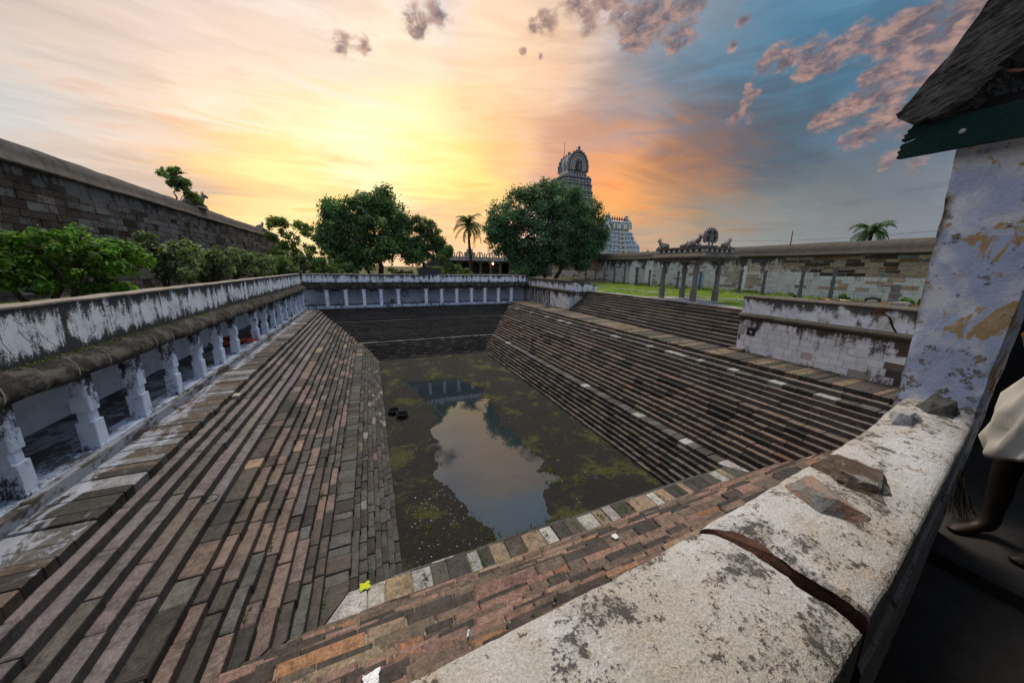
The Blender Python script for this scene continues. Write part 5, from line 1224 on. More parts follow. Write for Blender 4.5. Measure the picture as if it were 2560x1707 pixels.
palm('coconut palm standing between the mango tree and the round tree', (16.3, 56, 7.1), (16.1, 56, 15.5), 28, 4.3, 5, [(.05, .085, .02), (.07, .10, .025), (.10, .12, .035)])
palm('coconut palm top showing above the right wall', (60, 22.4, 6.7), (60, 22.4, 14.1), 24, 3.3, 9, [(.03, .08, .02), (.045, .11, .03)])
# unkempt undergrowth between far gallery and trees, as one mass
leaves('undergrowth', [(x, y, 7.25, .55) for x, y in [(rnd.uniform(-8, 13), rnd.uniform(41.5, 45)) for _ in range(60)]], 9000, .24, GG + GR + GY[:1], M['leaf'], None, 1, 33)['kind'] = 'stuff'
leaves('wall_foot_plants', [(32.6 + rnd.uniform(-.5, .7), rnd.uniform(16, 44), 6.85, .3) for _ in range(40)], 4200, .16, GY + GB, M['leaf'], None, 1, 35)['kind'] = 'stuff'
# wire and red pole at the right wall
b = MB(); b.tube([(34.0, 17.75, 11.0), (34.0, 17.75, 12.15)], [.045, .035], (.22, .04, .035), 6); tag(b.build('red_pole', M['col'], origin=(34, 17.75, 11)), 'thin red pole standing on top of the right wall', 'pole')
b = MB(); b.tube([(50, 36 - 30 * k / 16, 13.3 - .75 * math.sin(math.pi * k / 16)) for k in range(17)], .018, (.05, .05, .055), 4); tag(b.build('overhead_wire', M['col']), 'sagging overhead wire beyond the right wall', 'wire')
# ------------------------------------------------------------------ foreground: cracked parapet, column, eave, veranda
def lerp1(x, pts):
    for (a, b_), (c, d) in zip(pts, pts[1:]):
        if x <= c: return b_ + (d - b_) * (x - a) / (c - a)
    return pts[-1][1]
OUT = [(-5, .20), (-3, .36), (-.04, .545), (.34, .558), (.96, .59), (1.79, .655), (2.4, .725), (3.3, .86)]
INN = [(-5, -.35), (-3, -.2), (0, .10), (.81, .196), (1.37, .272), (2.85, .495), (3.3, .565)]
CU = [(0, .930), (.2, 1.018), (.45, 1.03), (.7, 1.034), (.9, 1.062), (1, 1.085)]      # crack edges, x against s (outer to inner)
CL = [(0, .925), (.2, .990), (.45, .998), (.7, 1.005), (.9, 1.028), (1, 1.045)]
def near_parapet():
    t = thing('cracked_parapet', 'sandy weathered near parapet with rounded top, broken across by an open crack', 'parapet', (1.0, .4, 6.9))
    prof = [(0, 4.5), (0, 6.2), (0, 7.0), (0, 7.3), (0, 7.6), (0, 7.80)] + [(.5 - .5 * math.cos(a), 7.82 + .088 * math.sin(a) ** .25 - .02 * (.5 - .5 * math.cos(a)) ** 2) for a in np.linspace(.02, math.pi - .05, 26)] + [(1, 7.74), (1.0, 7.70), (1.03, 7.685), (1.03, 7.655), (1.0, 7.64), (1.0, 7.3), (1.0, 6.85)]
    def seg(xs, endf, end_first, dz, name):
        v = []; f = []; n = len(prof)
        for i, x in enumerate(xs):
            for k, (s, z) in enumerate(prof):
                xx = x
                if endf and ((end_first and i < 8) or (not end_first and i >= len(xs) - 8)):
                    w = (8 - i) / 8 if end_first else (i - (len(xs) - 9)) / 8
                    e = lerp1(min(max(s, 0), 1), endf) + .014 * mnoise.noise(Vector((s * 11, z * 9, 2 + dz * 90))) + .012 * mnoise.noise(Vector((s * 30, z * 25, 5 + dz * 90)))
                    x_end = xs[0] if end_first else xs[-1]; xx = x + (e - x_end) * w ** 1.2
                    rd = .012 * max(0, w - .75) * 4
                else: rd = 0
                yo, yi = lerp1(xx, OUT), lerp1(xx, INN)
                p = Vector((xx, yo + (yi - yo) * s, z + dz - (rd if z > 7.7 else 0)))
                q = .005 * mnoise.noise(p * 4.5) + .002 * mnoise.noise(p * 13) + .0015 * mnoise.noise(p * 40)
                if z > 7.6: p.z += q * 1.3
                p.y += q * .6
                v.append(tuple(p))
        for i in range(len(xs) - 1):
            for k in range(n - 1): f.append((i * n + k, i * n + k + 1, (i + 1) * n + k + 1, (i + 1) * n + k))
        f.append(tuple(range(n))); f.append(tuple((len(xs) - 1) * n + k for k in reversed(range(n))))
        o = make(name, v, f, M['near_cap'], t, smooth=False)
        o.data.materials.append(M['brick_core']); o.data.polygons[len(f) - (2 if end_first else 1)].material_index = 1
    seg(list(np.concatenate([np.linspace(-5, -.3, 30), np.linspace(-.25, 1.0, 60)])), CL, False, -.010, 'parapet_length')
    seg(list(np.concatenate([np.linspace(1.0, 1.5, 40), np.linspace(1.52, 3.3, 70)])), CU, True, .010, 'parapet_length')
    b = MB()   # broken brick core inside the crack
    for k in range(46):
        s = rnd.random(); x = (lerp1(s, CU) + lerp1(s, CL)) / 2 + rnd.uniform(-.02, .02); y = lerp1(x, OUT) + (lerp1(x, INN) - lerp1(x, OUT)) * (.03 + .94 * s)
        z = 7.70 + .075 * math.sin(math.pi * min(1, max(0, s))) ** .7 + rnd.uniform(-.04, .0) - .03; r = rnd.uniform(.01, .022)
        b.ellipsoid((x, y, z), (r, r * 1.3, r), (.2, .08, .04), 7, 5, .5)
    b.build('brick_core', M['brick_core'], t, kind='stuff')
    b = MB()
    for k in range(9):
        s = .02 + .22 * rnd.random(); x = lerp1(s, CU) - .008; y = lerp1(x, OUT) + (lerp1(x, INN) - lerp1(x, OUT)) * s
        b.ellipsoid((x, y, 7.775 + rnd.uniform(0, .06)), (.008, .012, .012), (.6, .6, .64), 7, 5, .4)
    b.build('lime_drips', M['col'], t, kind='stuff')
near_parapet()
def rock(name, label, outline, z0, h, c1, c2, seed, tilt=(0, 0), topk=.62, mat_=None):
    g = random.Random(seed); cx = sum(p[0] for p in outline) / len(outline); cy = sum(p[1] for p in outline) / len(outline)
    import bmesh
    bm = bmesh.new()
    for x, y in outline:
        dx, dy = x - cx, y - cy
        bm.verts.new((dx, dy, g.uniform(0, .01))); bm.verts.new((dx * topk + g.uniform(-.01, .01), dy * topk + g.uniform(-.01, .01), h * g.uniform(.75, 1.1) + dx * tilt[0] + dy * tilt[1])); bm.verts.new((dx * 1.02, dy * 1.02, h * g.uniform(.25, .5)))
    r = bmesh.ops.convex_hull(bm, input=bm.verts); bmesh.ops.delete(bm, geom=[v for v in bm.verts if not v.link_faces], context='VERTS')
    bmesh.ops.triangulate(bm, faces=bm.faces); bmesh.ops.subdivide_edges(bm, edges=bm.edges, cuts=3, use_grid_fill=True); bmesh.ops.triangulate(bm, faces=bm.faces)
    for v in bm.verts:
        p = v.co * 30 + Vector((seed, 0, 0)); v.co += v.co.normalized() * (.004 * mnoise.noise(p * 1.6) + .010 * mnoise.noise(p * .5)) * (2.6 if mat_ == 'rough' else 1)
    me = bpy.data.meshes.new(name); bm.to_mesh(me); bm.free()
    key = 'rock%d' % seed; m, t = mat(key + '_stone', .85, .3)
    a = t.noise(t.pos, 11, 6, .65, .4); f = t.noise(t.pos, 120, 4, .7)
    c = t.mix(t.step(a, .44, .56), c1, c2); c = t.vm('SCALE', c, t.math('MULTIPLY_ADD', f, 1.3, .35)); t.set(t.b, 'Base Color', c); bump(t, t.math('ADD', t.math('MULTIPLY', f, .5), a), 1, .008)
    me.materials.append(m); o = bpy.data.objects.new(name, me); COL.objects.link(o); o.location = (cx, cy, z0); tag(o, label, 'rock', 'rocks lying on the near parapet')
rock('rock', 'flat pinkish grey wedge-shaped rock beside the rough brown one on the parapet', [(1.395, .585), (1.50, .575), (1.475, .385), (1.37, .395), (1.325, .46), (1.36, .545)], 7.872, .10, (.22, .215, .21), (.30, .19, .14), 1, (.0, .15))
rock('rock', 'rough pitted brown and black rock lying behind the flat pinkish one', [(1.655, .62), (1.75, .625), (1.85, .56), (1.78, .43), (1.62, .395), (1.585, .52)], 7.872, .095, (.20, .19, .18), (.085, .058, .042), 2, (0, .05), .7, 'rough')
rock('rock', 'pale grey angular rock lying on the parapet nearer than the black one', [(2.53, .68), (2.66, .735), (2.76, .73), (2.73, .63), (2.58, .615)], 7.874, .095, (.24, .25, .28), (.34, .34, .35), 3)
rock('rock', 'dark charcoal wedge rock resting against the foot of the peeling column', [(3.0, .74), (3.13, .72), (3.15, .60), (2.98, .585), (2.92, .665)], 7.874, .10, (.05, .048, .05), (.08, .075, .07), 4, (.2, 0))
def column():
    t = thing('peeling_column', 'square column with peeling blue and ochre limewash at the parapet end', 'column', (3.3, .72, 7.0))
    v = []; f = []; nz_, na = 96, 40
    for i in range(nz_ + 1):
        z = 4.5 + (9.5 - 4.5) * i / nz_; k = max(-.6, (z - 7.85) / 1.55)
        y0, y1 = .562 - .034 * k, .868 + .05 * k
        per = [(3.2, y0 + (y1 - y0) * j / 16) for j in range(16)] + [(3.2 + .22 * j / 6, y1) for j in range(6)] + [(3.42, y1 + (y0 - y1) * j / 10) for j in range(10)] + [(3.42 - .22 * j / 8, y0) for j in range(8)]
        for x, y in per:
            p = Vector((x, y, z)); q = .006 * mnoise.noise(p * 6) + .004 * mnoise.noise(p * 17)
            e = min(abs(y - y0), abs(y - y1)); chip = .012 * max(0, mnoise.noise(p * 9)) if e < .01 else 0
            v.append((x + q + chip, y + q * .6 + (chip if abs(y - y0) < .01 else -chip), z))
    for i in range(nz_):
        for j in range(na): k = (j + 1) % na; f.append((i * na + k, i * na + j, (i + 1) * na + j, (i + 1) * na + k))
    f.append(tuple(range(na))); f.append(tuple(nz_ * na + j for j in reversed(range(na))))
    make('shaft', v, f, M['peel'], t)
column()
def eave_roof():
    t = thing('veranda_roof', 'weathered veranda roof end with a splintered green fascia board', 'roof', (3.3, .6, 9.4))
    # splintered fascia board
    top = [(-2.0, 9.56), (.73, 9.567), (1.02, 9.572), (1.088, 9.578), (1.096, 9.562), (1.108, 9.556), (1.104, 9.540), (1.122, 9.530), (1.112, 9.518), (1.128, 9.508), (1.118, 9.496)]
    mid = [(1.08, 9.506), (1.06, 9.497), (1.09, 9.487), (1.117, 9.482), (1.126, 9.470), (1.118, 9.452), (1.131, 9.440), (1.122, 9.425), (1.131, 9.405), (1.118, 9.402), (.695, 9.391), (-2.0, 9.385)]
    pl = top + mid; b = MB(); n = len(pl)
    b.v += [(3.10, y, z) for y, z in pl] + [(3.135, y, z) for y, z in pl]
    b.face(tuple(range(n)), (0, 0, 0)); b.face(tuple(n + i for i in reversed(range(n))), (0, 0, 0))
    for i in range(n): k = (i + 1) % n; b.face((i, n + i, n + k, k), (0, 0, 0))
    b.build('fascia_board', M['green_wood'], t)
    b = MB(); b.lathe([(.012, 0), (.014, .004), (.008, .012), (0.001, .014)], (.4, .38, .36), (0, 0, 0), 8)
    for i, q in enumerate(b.v): b.v[i] = (3.10 - q[2], .885 + q[0], 9.478 + q[1])
    b.build('nail_head', M['col'], t)
    # weathered roof layer seen end-on
    m, q = mat('weathered_roof', .95, .1)
    al = q.vm('DOT_PRODUCT', q.pos, (0, -.93, .37), out=1); ac = q.vm('DOT_PRODUCT', q.pos, (0, .37, .93), out=1); xx = q.vm('DOT_PRODUCT', q.pos, (1, 0, 0), out=1)
    cv = q.add('ShaderNodeCombineXYZ', {0: q.math('MULTIPLY', al, 9), 1: q.math('MULTIPLY', ac, 60), 2: q.math('MULTIPLY', xx, 9)}).outputs[0]
    g = q.noise(cv, 1.0, 6, .7, .7); g2 = q.noise(q.scalev(cv, (2.2, 2.2, 2.2)), 1.2, 5, .75); g3 = q.noise(q.pos, 7, 5, .6)
    c = q.mix(q.step(q.math('ADD', q.math('MULTIPLY', g, .6), q.math('MULTIPLY', g2, .5)), .45, .66), (.018, .019, .022), (.20, .19, .165)); c = q.vm('SCALE', c, q.math('MULTIPLY_ADD', g3, 1.2, .4))
    q.set(q.b, 'Base Color', c); bump(q, q.math('ADD', g, g2), 1, .02)
    def layer(up, lo, x0, x1, name):
        pts = up + lo[::-1]; b = MB(); n = len(pts); xs = np.linspace(x0, x1, 5)
        for i, x in enumerate(xs):
            for y, z in pts: p = Vector((x, y, z)); b.v.append((x + (.012 * mnoise.noise(p * 14) if i == 0 else 0), y + .006 * mnoise.noise(p * 20), z + .006 * mnoise.noise(p * 22 + Vector((4, 4, 4)))))
        b.face(tuple(reversed(range(n))), (0, 0, 0)); e = 4 * n; b.face(tuple(e + i for i in range(n)), (0, 0, 0))
        for s in range(4):
            for i in range(n): k = (i + 1) % n; b.face((s * n + i, s * n + k, (s + 1) * n + k, (s + 1) * n + i), (0, 0, 0))
        b.build(name, m, t)
    def dens(pl, k=6):
        out = []
        for (a, b_), (c_, d) in zip(pl, pl[1:]): out += [(a + (c_ - a) * i / k, b_ + (d - b_) * i / k) for i in range(k)]
        return out + [pl[-1]]
    layer(dens([(1.160, 9.650), (1.085, 9.775), (1.01, 9.884), (.90, 10.123), (.6, 10.75), (0, 11.9), (-.6, 12.4)]), dens([(1.150, 9.640), (1.02, 9.66), (.93, 9.70), (.86, 9.735), (.774, 9.795), (.60, 9.95), (0, 10.75), (-.6, 11.4)]), 3.07, 6.8, 'roof_layer')
    layer(dens([(1.165, 9.656), (1.06, 9.70), (.95, 9.75), (.86, 9.77), (.80, 9.74)]), dens([(1.145, 9.625), (1.07, 9.579), (.965, 9.583), (.90, 9.606), (.85, 9.66)]), 3.05, 6.8, 'roof_layer')
    b = MB()
    for i in range(7): b.box(3.25 + i * .55, 3.33 + i * .55, -2.5, 1.0, 9.56, 9.66, (.03, .028, .025))
    b.box(3.2, 6.8, .50, .9, 9.45, 9.56, (.03, .028, .025)); b.build('rafters', M['dark_wall'], t, kind='stuff')
    b = MB(); pts = [(3.14, .84 - .02 * i, 9.73 + .01 * math.sin(i)) for i in range(6)]; b.tube(pts, .008, (.30, .13, .10), 5); b.build('split_cane', M['col'], t)
eave_roof()
def veranda():
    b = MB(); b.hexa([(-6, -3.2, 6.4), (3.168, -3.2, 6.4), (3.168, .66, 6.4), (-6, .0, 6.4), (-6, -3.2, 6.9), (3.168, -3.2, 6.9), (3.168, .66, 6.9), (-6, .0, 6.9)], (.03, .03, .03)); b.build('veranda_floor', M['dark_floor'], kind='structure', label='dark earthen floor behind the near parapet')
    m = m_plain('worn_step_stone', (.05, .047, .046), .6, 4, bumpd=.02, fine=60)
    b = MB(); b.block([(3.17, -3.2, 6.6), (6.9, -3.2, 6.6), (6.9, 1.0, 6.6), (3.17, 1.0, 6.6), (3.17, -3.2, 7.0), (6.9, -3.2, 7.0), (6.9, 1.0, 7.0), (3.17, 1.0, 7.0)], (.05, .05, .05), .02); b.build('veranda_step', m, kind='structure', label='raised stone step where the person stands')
    t = thing('veranda_building', 'dark veranda interior behind the column, with an added unseen ceiling and back wall', 'building', (1, -2, 6.9))
    b = MB(); b.box(-6, 7, -3.4, -3.2, 6.6, 11, (.03, .03, .03)); b.build('back_wall', M['dark_wall'], t)  # unseen wall behind the camera, added to keep light off the floor
    b = MB(); b.box(6.8, 7.0, -3.2, 1.1, 6.6, 10.5, (.03, .03, .03)); b.box(3.95, 6.8, .90, .98, 6.6, 9.44, (.03, .03, .03)); b.build('side_wall', M['dark_wall'], t, kind='stuff')  # inner skin near-black: the interior's darkness is put into its colour
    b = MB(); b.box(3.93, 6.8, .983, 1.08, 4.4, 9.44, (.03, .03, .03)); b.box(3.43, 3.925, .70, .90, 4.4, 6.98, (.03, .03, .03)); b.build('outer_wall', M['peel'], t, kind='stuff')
    b = MB(); b.box(-6, 3.0, -3.2, .04, 9.7, 9.95, (.03, .03, .03)); b.build('ceiling', M['dark_wall'], t)  # unseen roof over the camera, added to darken floor and inner parapet
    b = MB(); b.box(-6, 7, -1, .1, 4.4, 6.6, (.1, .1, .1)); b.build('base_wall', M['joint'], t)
veranda()
def broom():
    b = MB(); g = random.Random(4); top = Vector((3.80, .66, 7.32))
    for k in range(46):
        a = g.random() * 6.3; r = g.random() ** .5 * .10; e = Vector((3.70 + r * math.cos(a), .56 + r * .7 * math.sin(a), 7.02 + g.random() * .06)); q = top + Vector((g.gauss(0, .012), g.gauss(0, .012), g.gauss(0, .03)))
        b.tube([q, q.lerp(e, .5) + Vector((g.gauss(0, .01), g.gauss(0, .01), 0)), e], [.0035, .003, .0015], jit((.02, .016, .012), .5), 4, False)
    b.tube([top - Vector((0, 0, .06)), top + Vector((0, .01, .10))], [.022, .018], (.08, .06, .04), 7)
    tag(b.build('straw_broom', M['col'], origin=(3.7, .56, 7.0)), 'bundle of dry straw leaning in the dark beside the column', 'broom')
broom()

# ------------------------------------------------------------------ people
def body(name, joints, edges, parent, mt, sub=2):
    keys = list(joints); idx = {k: i for i, k in enumerate(keys)}
    org = wloc(parent)
    me = bpy.data.meshes.new(name); me.from_pydata([tuple(Vector(joints[k][0]) - org) for k in keys], [(idx[a], idx[c]) for a, c in edges], [])
    me.materials.append(mt); o = bpy.data.objects.new(name, me); COL.objects.link(o); o.parent = parent
    md = o.modifiers.new('skin', 'SKIN'); md.use_smooth_shade = True
    for k in keys:
        r = joints[k][1]; sv = me.skin_vertices[0].data[idx[k]]; sv.radius = (r, r) if not isinstance(r, tuple) else r; sv.use_root = (k == 'pelvis')
    s = o.modifiers.new('sub', 'SUBSURF'); s.levels = s.render_levels = sub
    return o
SKIN = m_plain('brown_skin', (.03, .016, .011), .25, 6, .5, .4, bumpd=.002)
HAIR = m_plain('black_hair', (.012, .011, .011), .3, 30, .6)
def figure(label, o, F, seated=False):
    t = thing('person', label, 'person', o); o = Vector(o); F = Vector(F).normalized(); L = Vector((-F.y, F.x, 0))
    def q(f, s, z): return tuple(o + F * f + L * s + Vector((0, 0, z)))
    if not seated:
        J = {'pelvis': (q(0, 0, .95), .125), 'waist': (q(0, 0, 1.08), .115), 'chest': (q(-.01, 0, 1.27), .135), 'neck0': (q(-.02, 0, 1.42), .07), 'neck1': (q(0, 0, 1.49), .052), 'head0': (q(.015, 0, 1.56), .075), 'head1': (q(.01, 0, 1.64), .085), 'head2': (q(0, 0, 1.70), .055)}
        E_ = [('pelvis', 'waist'), ('waist', 'chest'), ('chest', 'neck0'), ('neck0', 'neck1'), ('neck1', 'head0'), ('head0', 'head1'), ('head1', 'head2')]
        for s, n in ((1, 'l'), (-1, 'r')):
            ff = .05 if s < 0 else -.02
            J.update({n + 'hip': (q(0, .09 * s, .88), .095), n + 'knee': (q(.02 + ff, .10 * s, .48), .058), n + 'shin': (q(ff - .01, .105 * s, .33), .056), n + 'ank': (q(ff - .02, .11 * s, .085), .037), n + 'heel': (q(ff - .05, .11 * s, .035), .034), n + 'mid': (q(ff + .07, .115 * s, .04), .036), n + 'ball': (q(ff + .14, .12 * s, .026), (.042, .024)), n + 'toe': (q(ff + .195, .115 * s, .018), (.022, .014)),
                      n + 'toe2': (q(ff + .185, .15 * s, .014), .012),
                      n + 'sh': (q(-.02, .19 * s, 1.38), .062), n + 'elb': (q(-.13, .22 * s, 1.14), .042), n + 'wr': (q(-.20, .10 * s, .98), .028), n + 'palm': (q(-.215, .05 * s, .93), (.036, .02)), n + 'th1': (q(-.20, .075 * s, .90), .012), n + 'th2': (q(-.20, .085 * s, .87), .009)})
            E_ += [('pelvis', n + 'hip'), (n + 'hip', n + 'knee'), (n + 'knee', n + 'shin'), (n + 'shin', n + 'ank'), (n + 'ank', n + 'heel'), (n + 'ank', n + 'mid'), (n + 'mid', n + 'ball'), (n + 'ball', n + 'toe'), (n + 'ball', n + 'toe2'), ('chest', n + 'sh'), (n + 'sh', n + 'elb'), (n + 'elb', n + 'wr'), (n + 'wr', n + 'palm'), (n + 'palm', n + 'th1'), (n + 'th1', n + 'th2')]
            for k, (ds, ln) in enumerate(((-.024, .07), (-.008, .08), (.008, .075), (.023, .06))):
                J[n + 'f%da' % k] = (q(-.225, (.04 + ds) * s, .895), .0095); J[n + 'f%db' % k] = (q(-.222, (.035 + ds) * s, .895 - ln * .5), .0085); J[n + 'f%dc' % k] = (q(-.208, (.03 + ds) * s, .895 - ln), .007)
                E_ += [(n + 'palm', n + 'f%da' % k), (n + 'f%da' % k, n + 'f%db' % k), (n + 'f%db' % k, n + 'f%dc' % k)]
        hz = 1.61
    else:
        J = {'pelvis': (q(0, 0, .12), .13), 'waist': (q(.0, 0, .28), .12), 'chest': (q(.03, 0, .46), .14), 'neck0': (q(.04, 0, .60), .07), 'neck1': (q(.05, 0, .67), .05), 'head0': (q(.07, 0, .74), .075), 'head1': (q(.065, 0, .82), .085), 'head2': (q(.05, 0, .88), .055)}
        E_ = [('pelvis', 'waist'), ('waist', 'chest'), ('chest', 'neck0'), ('neck0', 'neck1'), ('neck1', 'head0'), ('head0', 'head1'), ('head1', 'head2')]
        for s, n in ((1, 'l'), (-1, 'r')):
            J.update({n + 'hip': (q(.08, .1 * s, .10), .09), n + 'knee': (q(.38, .22 * s, .12), .06), n + 'ank': (q(.30, -.08 * s, .07), .04), n + 'toe': (q(.34, -.18 * s, .05), .03), n + 'sh': (q(.03, .19 * s, .56), .06), n + 'elb': (q(.10, .25 * s, .30), .042), n + 'wr': (q(.30, .16 * s, .22), .028), n + 'hand': (q(.36, .14 * s, .2), .028)})
            E_ += [('pelvis', n + 'hip'), (n + 'hip', n + 'knee'), (n + 'knee', n + 'ank'), (n + 'ank', n + 'toe'), ('chest', n + 'sh'), (n + 'sh', n + 'elb'), (n + 'elb', n + 'wr'), (n + 'wr', n + 'hand')]
        hz = .79
    body('body', J, E_, t, SKIN)
    b = MB(); hc = Vector(q(.0 if not seated else .055, 0, hz + .05)); b.ellipsoid(tuple(hc - F * .02), (.088, .088, .10), (.01, .01, .01), 12, 8, .1); b.build('hair', HAIR, t, smooth=True)
    b = MB()
    fx = .085 if not seated else .145
    for s in (1, -1): b.ellipsoid(q(fx, .032 * s, hz + .0), (.014, .014, .009), (.5, .48, .45), 7, 5); b.ellipsoid(q(fx + .011, .032 * s, hz), (.006, .006, .006), (.02, .015, .012), 6, 4)
    b.build('eyes', M['col'], t, kind='stuff')
    b = MB(); b.tube([q(fx + .0, 0, hz + .02), q(fx + .022, 0, hz - .03), q(fx + .002, 0, hz - .045)], [.009, .014, .008], (.085, .042, .026), 6); b.tube([q(fx - .006, -.025, hz - .072), q(fx + .006, 0, hz - .07), q(fx - .006, .025, hz - .072)], [.005, .008, .005], (.07, .025, .02), 5)
    b.build('nose_and_mouth', SKIN, t, kind='stuff')
    return t, q
def cloth_mat(name, c, sc=70):
    m, t = mat(name, .95, .1)
    w = t.noise(t.pos, sc, 3, .6); n = t.noise(t.pos, 5, 4, .6)
    t.set(t.b, 'Base Color', t.vm('SCALE', c, t.math('MULTIPLY_ADD', n, .35, .82))); bump(t, w, .3, .002); return m, t
def standing():
    t, q = figure('person in a white folded waistcloth and patterned shirt standing barefoot beside the column', (3.66, .34, 7.0), (-.86, .42, 0))
    m, _ = cloth_mat('white_cotton', (.85, .82, .76))
    v = []; f = []; n = 96; rows = [(1.13, .150, .125), (1.10, .165, .140), (1.04, .185, .165), (.95, .205, .19), (.85, .215, .205), (.75, .22, .212), (.66, .222, .214), (.585, .218, .21), (.56, .205, .20), (.60, .19, .18)]
    for i, (z, a, b_) in enumerate(rows):
        for k in range(n):
            w = 2 * math.pi * k / n; fo = .024 * math.sin(w * 5 + z * 7) + .015 * math.sin(w * 12 - z * 12) + .007 * math.sin(w * 23 + z * 20) + .022 * max(0, math.cos(w - .5)) * math.sin(z * 26 + w * 4)
            fo *= min(1, .35 + (1.13 - z) * 2.2); zz = z + (.06 * math.cos(w - .6) if i > 4 else .02 * math.cos(w + 1)) + (.015 * math.sin(w * 5) if i > 5 else 0)
            v.append(q((b_ + fo) * math.cos(w), (a + fo) * math.sin(w), zz))
    for i in range(len(rows) - 1):
        for k in range(n): k2 = (k + 1) % n; f.append((i * n + k, i * n + k2, (i + 1) * n + k2, (i + 1) * n + k))
    make('waistcloth', v, f, m, t, smooth=True)
    b = MB(); pts = [q(.215 * math.cos(w), .225 * math.sin(w), 1.06 - .30 * i / 11 - .05) for i, w in ((i, .9 + .10 * i) for i in range(12))]
    b.tube(pts, [.026, .03, .032, .033, .033, .032, .03, .03, .03, .028, .026, .02], (.7, .66, .58), 7); b.build('tucked_fold', m, t, smooth=True)
    ms, _ = cloth_mat('dark_red_border', (.10, .02, .025))
    b = MB(); st = [q((.223) * math.cos(1.62), (.232) * math.sin(1.62), 1.0 - .05 * i) for i in range(9)]; b.tube(st, [.010] * 9, (.1, .02, .02), 6); b.build('border_stripe', ms, t)
    mp, tt = cloth_mat('patterned_shirt', (.1, .1, .1))
    vo = tt.add('ShaderNodeTexVoronoi', {'Vector': tt.pos, 'Scale': 34.0}); k = tt.step(vo.outputs['Distance'], .28, .36)
    cc = tt.mix(k, (.10, .16, .26), (.26, .15, .02)); cc = tt.mix(tt.step(tt.noise(tt.pos, 22, 3), .5, .56), cc, (.03, .035, .03)); tt.set(tt.b, 'Base Color', cc)
    v = []; f = []; rows = [(1.06, .165, .14), (1.10, .168, .143), (1.16, .165, .14), (1.24, .178, .142), (1.32, .19, .14), (1.39, .185, .125), (1.44, .12, .09), (1.465, .068, .066)]
    for z, a, b_ in rows:
        for k in range(32): w = 2 * math.pi * k / 32; fo = .008 * math.sin(w * 6 + z * 12); v.append(q((b_ + fo) * math.cos(w) - .01, (a + fo) * math.sin(w), z))
    for i in range(len(rows) - 1):
        for k in range(32): k2 = (k + 1) % 32; f.append((i * 32 + k, i * 32 + k2, (i + 1) * 32 + k2, (i + 1) * 32 + k))
    make('shirt', v, f, mp, t, smooth=True)
    b = MB()
    for s in (1, -1): b.tube([q(-.02, .15 * s, 1.40), q(-.025, .215 * s, 1.34), q(-.12, .22 * s, 1.16)], [.075, .075, .068], (.1, .1, .1), 12, False)
    b.build('sleeves', mp, t, smooth=True, kind='stuff')
standing()
tp, qq = figure('person sitting on the lawn behind the near wall, only the dark-haired head showing', (24.0, 11.72, 6.42), (-.3, .9, 0), True)
mc, _ = cloth_mat('dull_blue_shirt', (.12, .16, .24))
b = MB(); b.lathe([(.17, .08), (.17, .3), (.19, .46), (.15, .58), (.07, .64)], (.12, .16, .24), tuple(Vector(qq(.02, 0, 0))), 14, .85, 1.0); b.build('shirt', mc, tp, smooth=True)
# white bundles behind a low rail, beside the seated person
t = thing('low_railing', 'low dark blue railing in front of white bundles beyond the near wall', 'railing', (23.6, 12.0, 6.47))
for k in range(9): b = MB(); y = 11.1 + k * .22; b.tube([(23.5, y, 6.45), (23.5, y, 7.12)], .012, (.05, .07, .14), 5); b.build('post', M['col'], t)
b = MB(); b.tube([(23.5, 11.05, 7.12), (23.5, 12.95, 7.14)], .014, (.05, .07, .14), 5); b.build('rail', M['col'], t)
WB = ['first white bundle nearest the seated person behind the railing', 'second white bundle from the seated person behind the railing', 'third white bundle from the seated person behind the railing', 'last white bundle behind the railing, farthest from the seated person']
for k in range(4):
    y = 11.25 + k * .44; b = MB(); b.ellipsoid((23.85, y, 6.78), (.24, .22, .34), (.66, .66, .68), 12, 8, .12); tag(b.build('white_bundle', M['col'], origin=(23.85, y, 6.45), smooth=True), WB[k], 'bundle', 'white bundles behind the railing')
# rubble along the top of the near wall
RB = [((20.0, 8.93), 'small grey lump at the left end of the rubble on the near wall', (.2, .19, .17), .16), ((20.0, 8.5), 'orange brick chunk at the left part of the rubble line', (.34, .19, .09), .22), ((20.1, 8.15), 'flat pinkish slab chip next to the left orange brick', (.33, .26, .2), .26), ((20.0, 7.75), 'tan slab chip in the middle of the rubble line', (.33, .25, .17), .24),
      ((19.9, 7.3), 'long pale leaning slab left of the hollow black block', (.34, .29, .22), .26), ((20.0, 6.45), 'tilted tan tile between hollow block and stone stump', (.36, .26, .15), .3), ((20.0, 6.1), 'large pale broken slab right of the stone stump', (.36, .33, .3), .34), ((20.0, 5.75), 'orange tan broken tile at the right end of the rubble', (.36, .22, .1), .26)]
for k, ((x, y), lab, c, s) in enumerate(RB):
    b = MB(); g = random.Random(k + 3); a = g.uniform(-.5, .5); z = 7.36
    p = []
    for zz in (0, 1):
        for dx, dy in ((-.6, -1), (.6, -1), (.6, 1), (-.6, 1)):
            px, py = dx * s * g.uniform(.7, 1.1), dy * s * g.uniform(.7, 1.15); p.append((x + px * math.cos(a) - py * math.sin(a), y + px * math.sin(a) + py * math.cos(a), z + zz * (s * .55 + .3 * s * dy * g.uniform(-.5, .9)) - (0 if zz else .08)))
    b.hexa(p, c); tag(b.build('rubble_piece', M['masonry'], origin=(x, y, z)), lab, 'rubble', 'rubble along the near wall top')
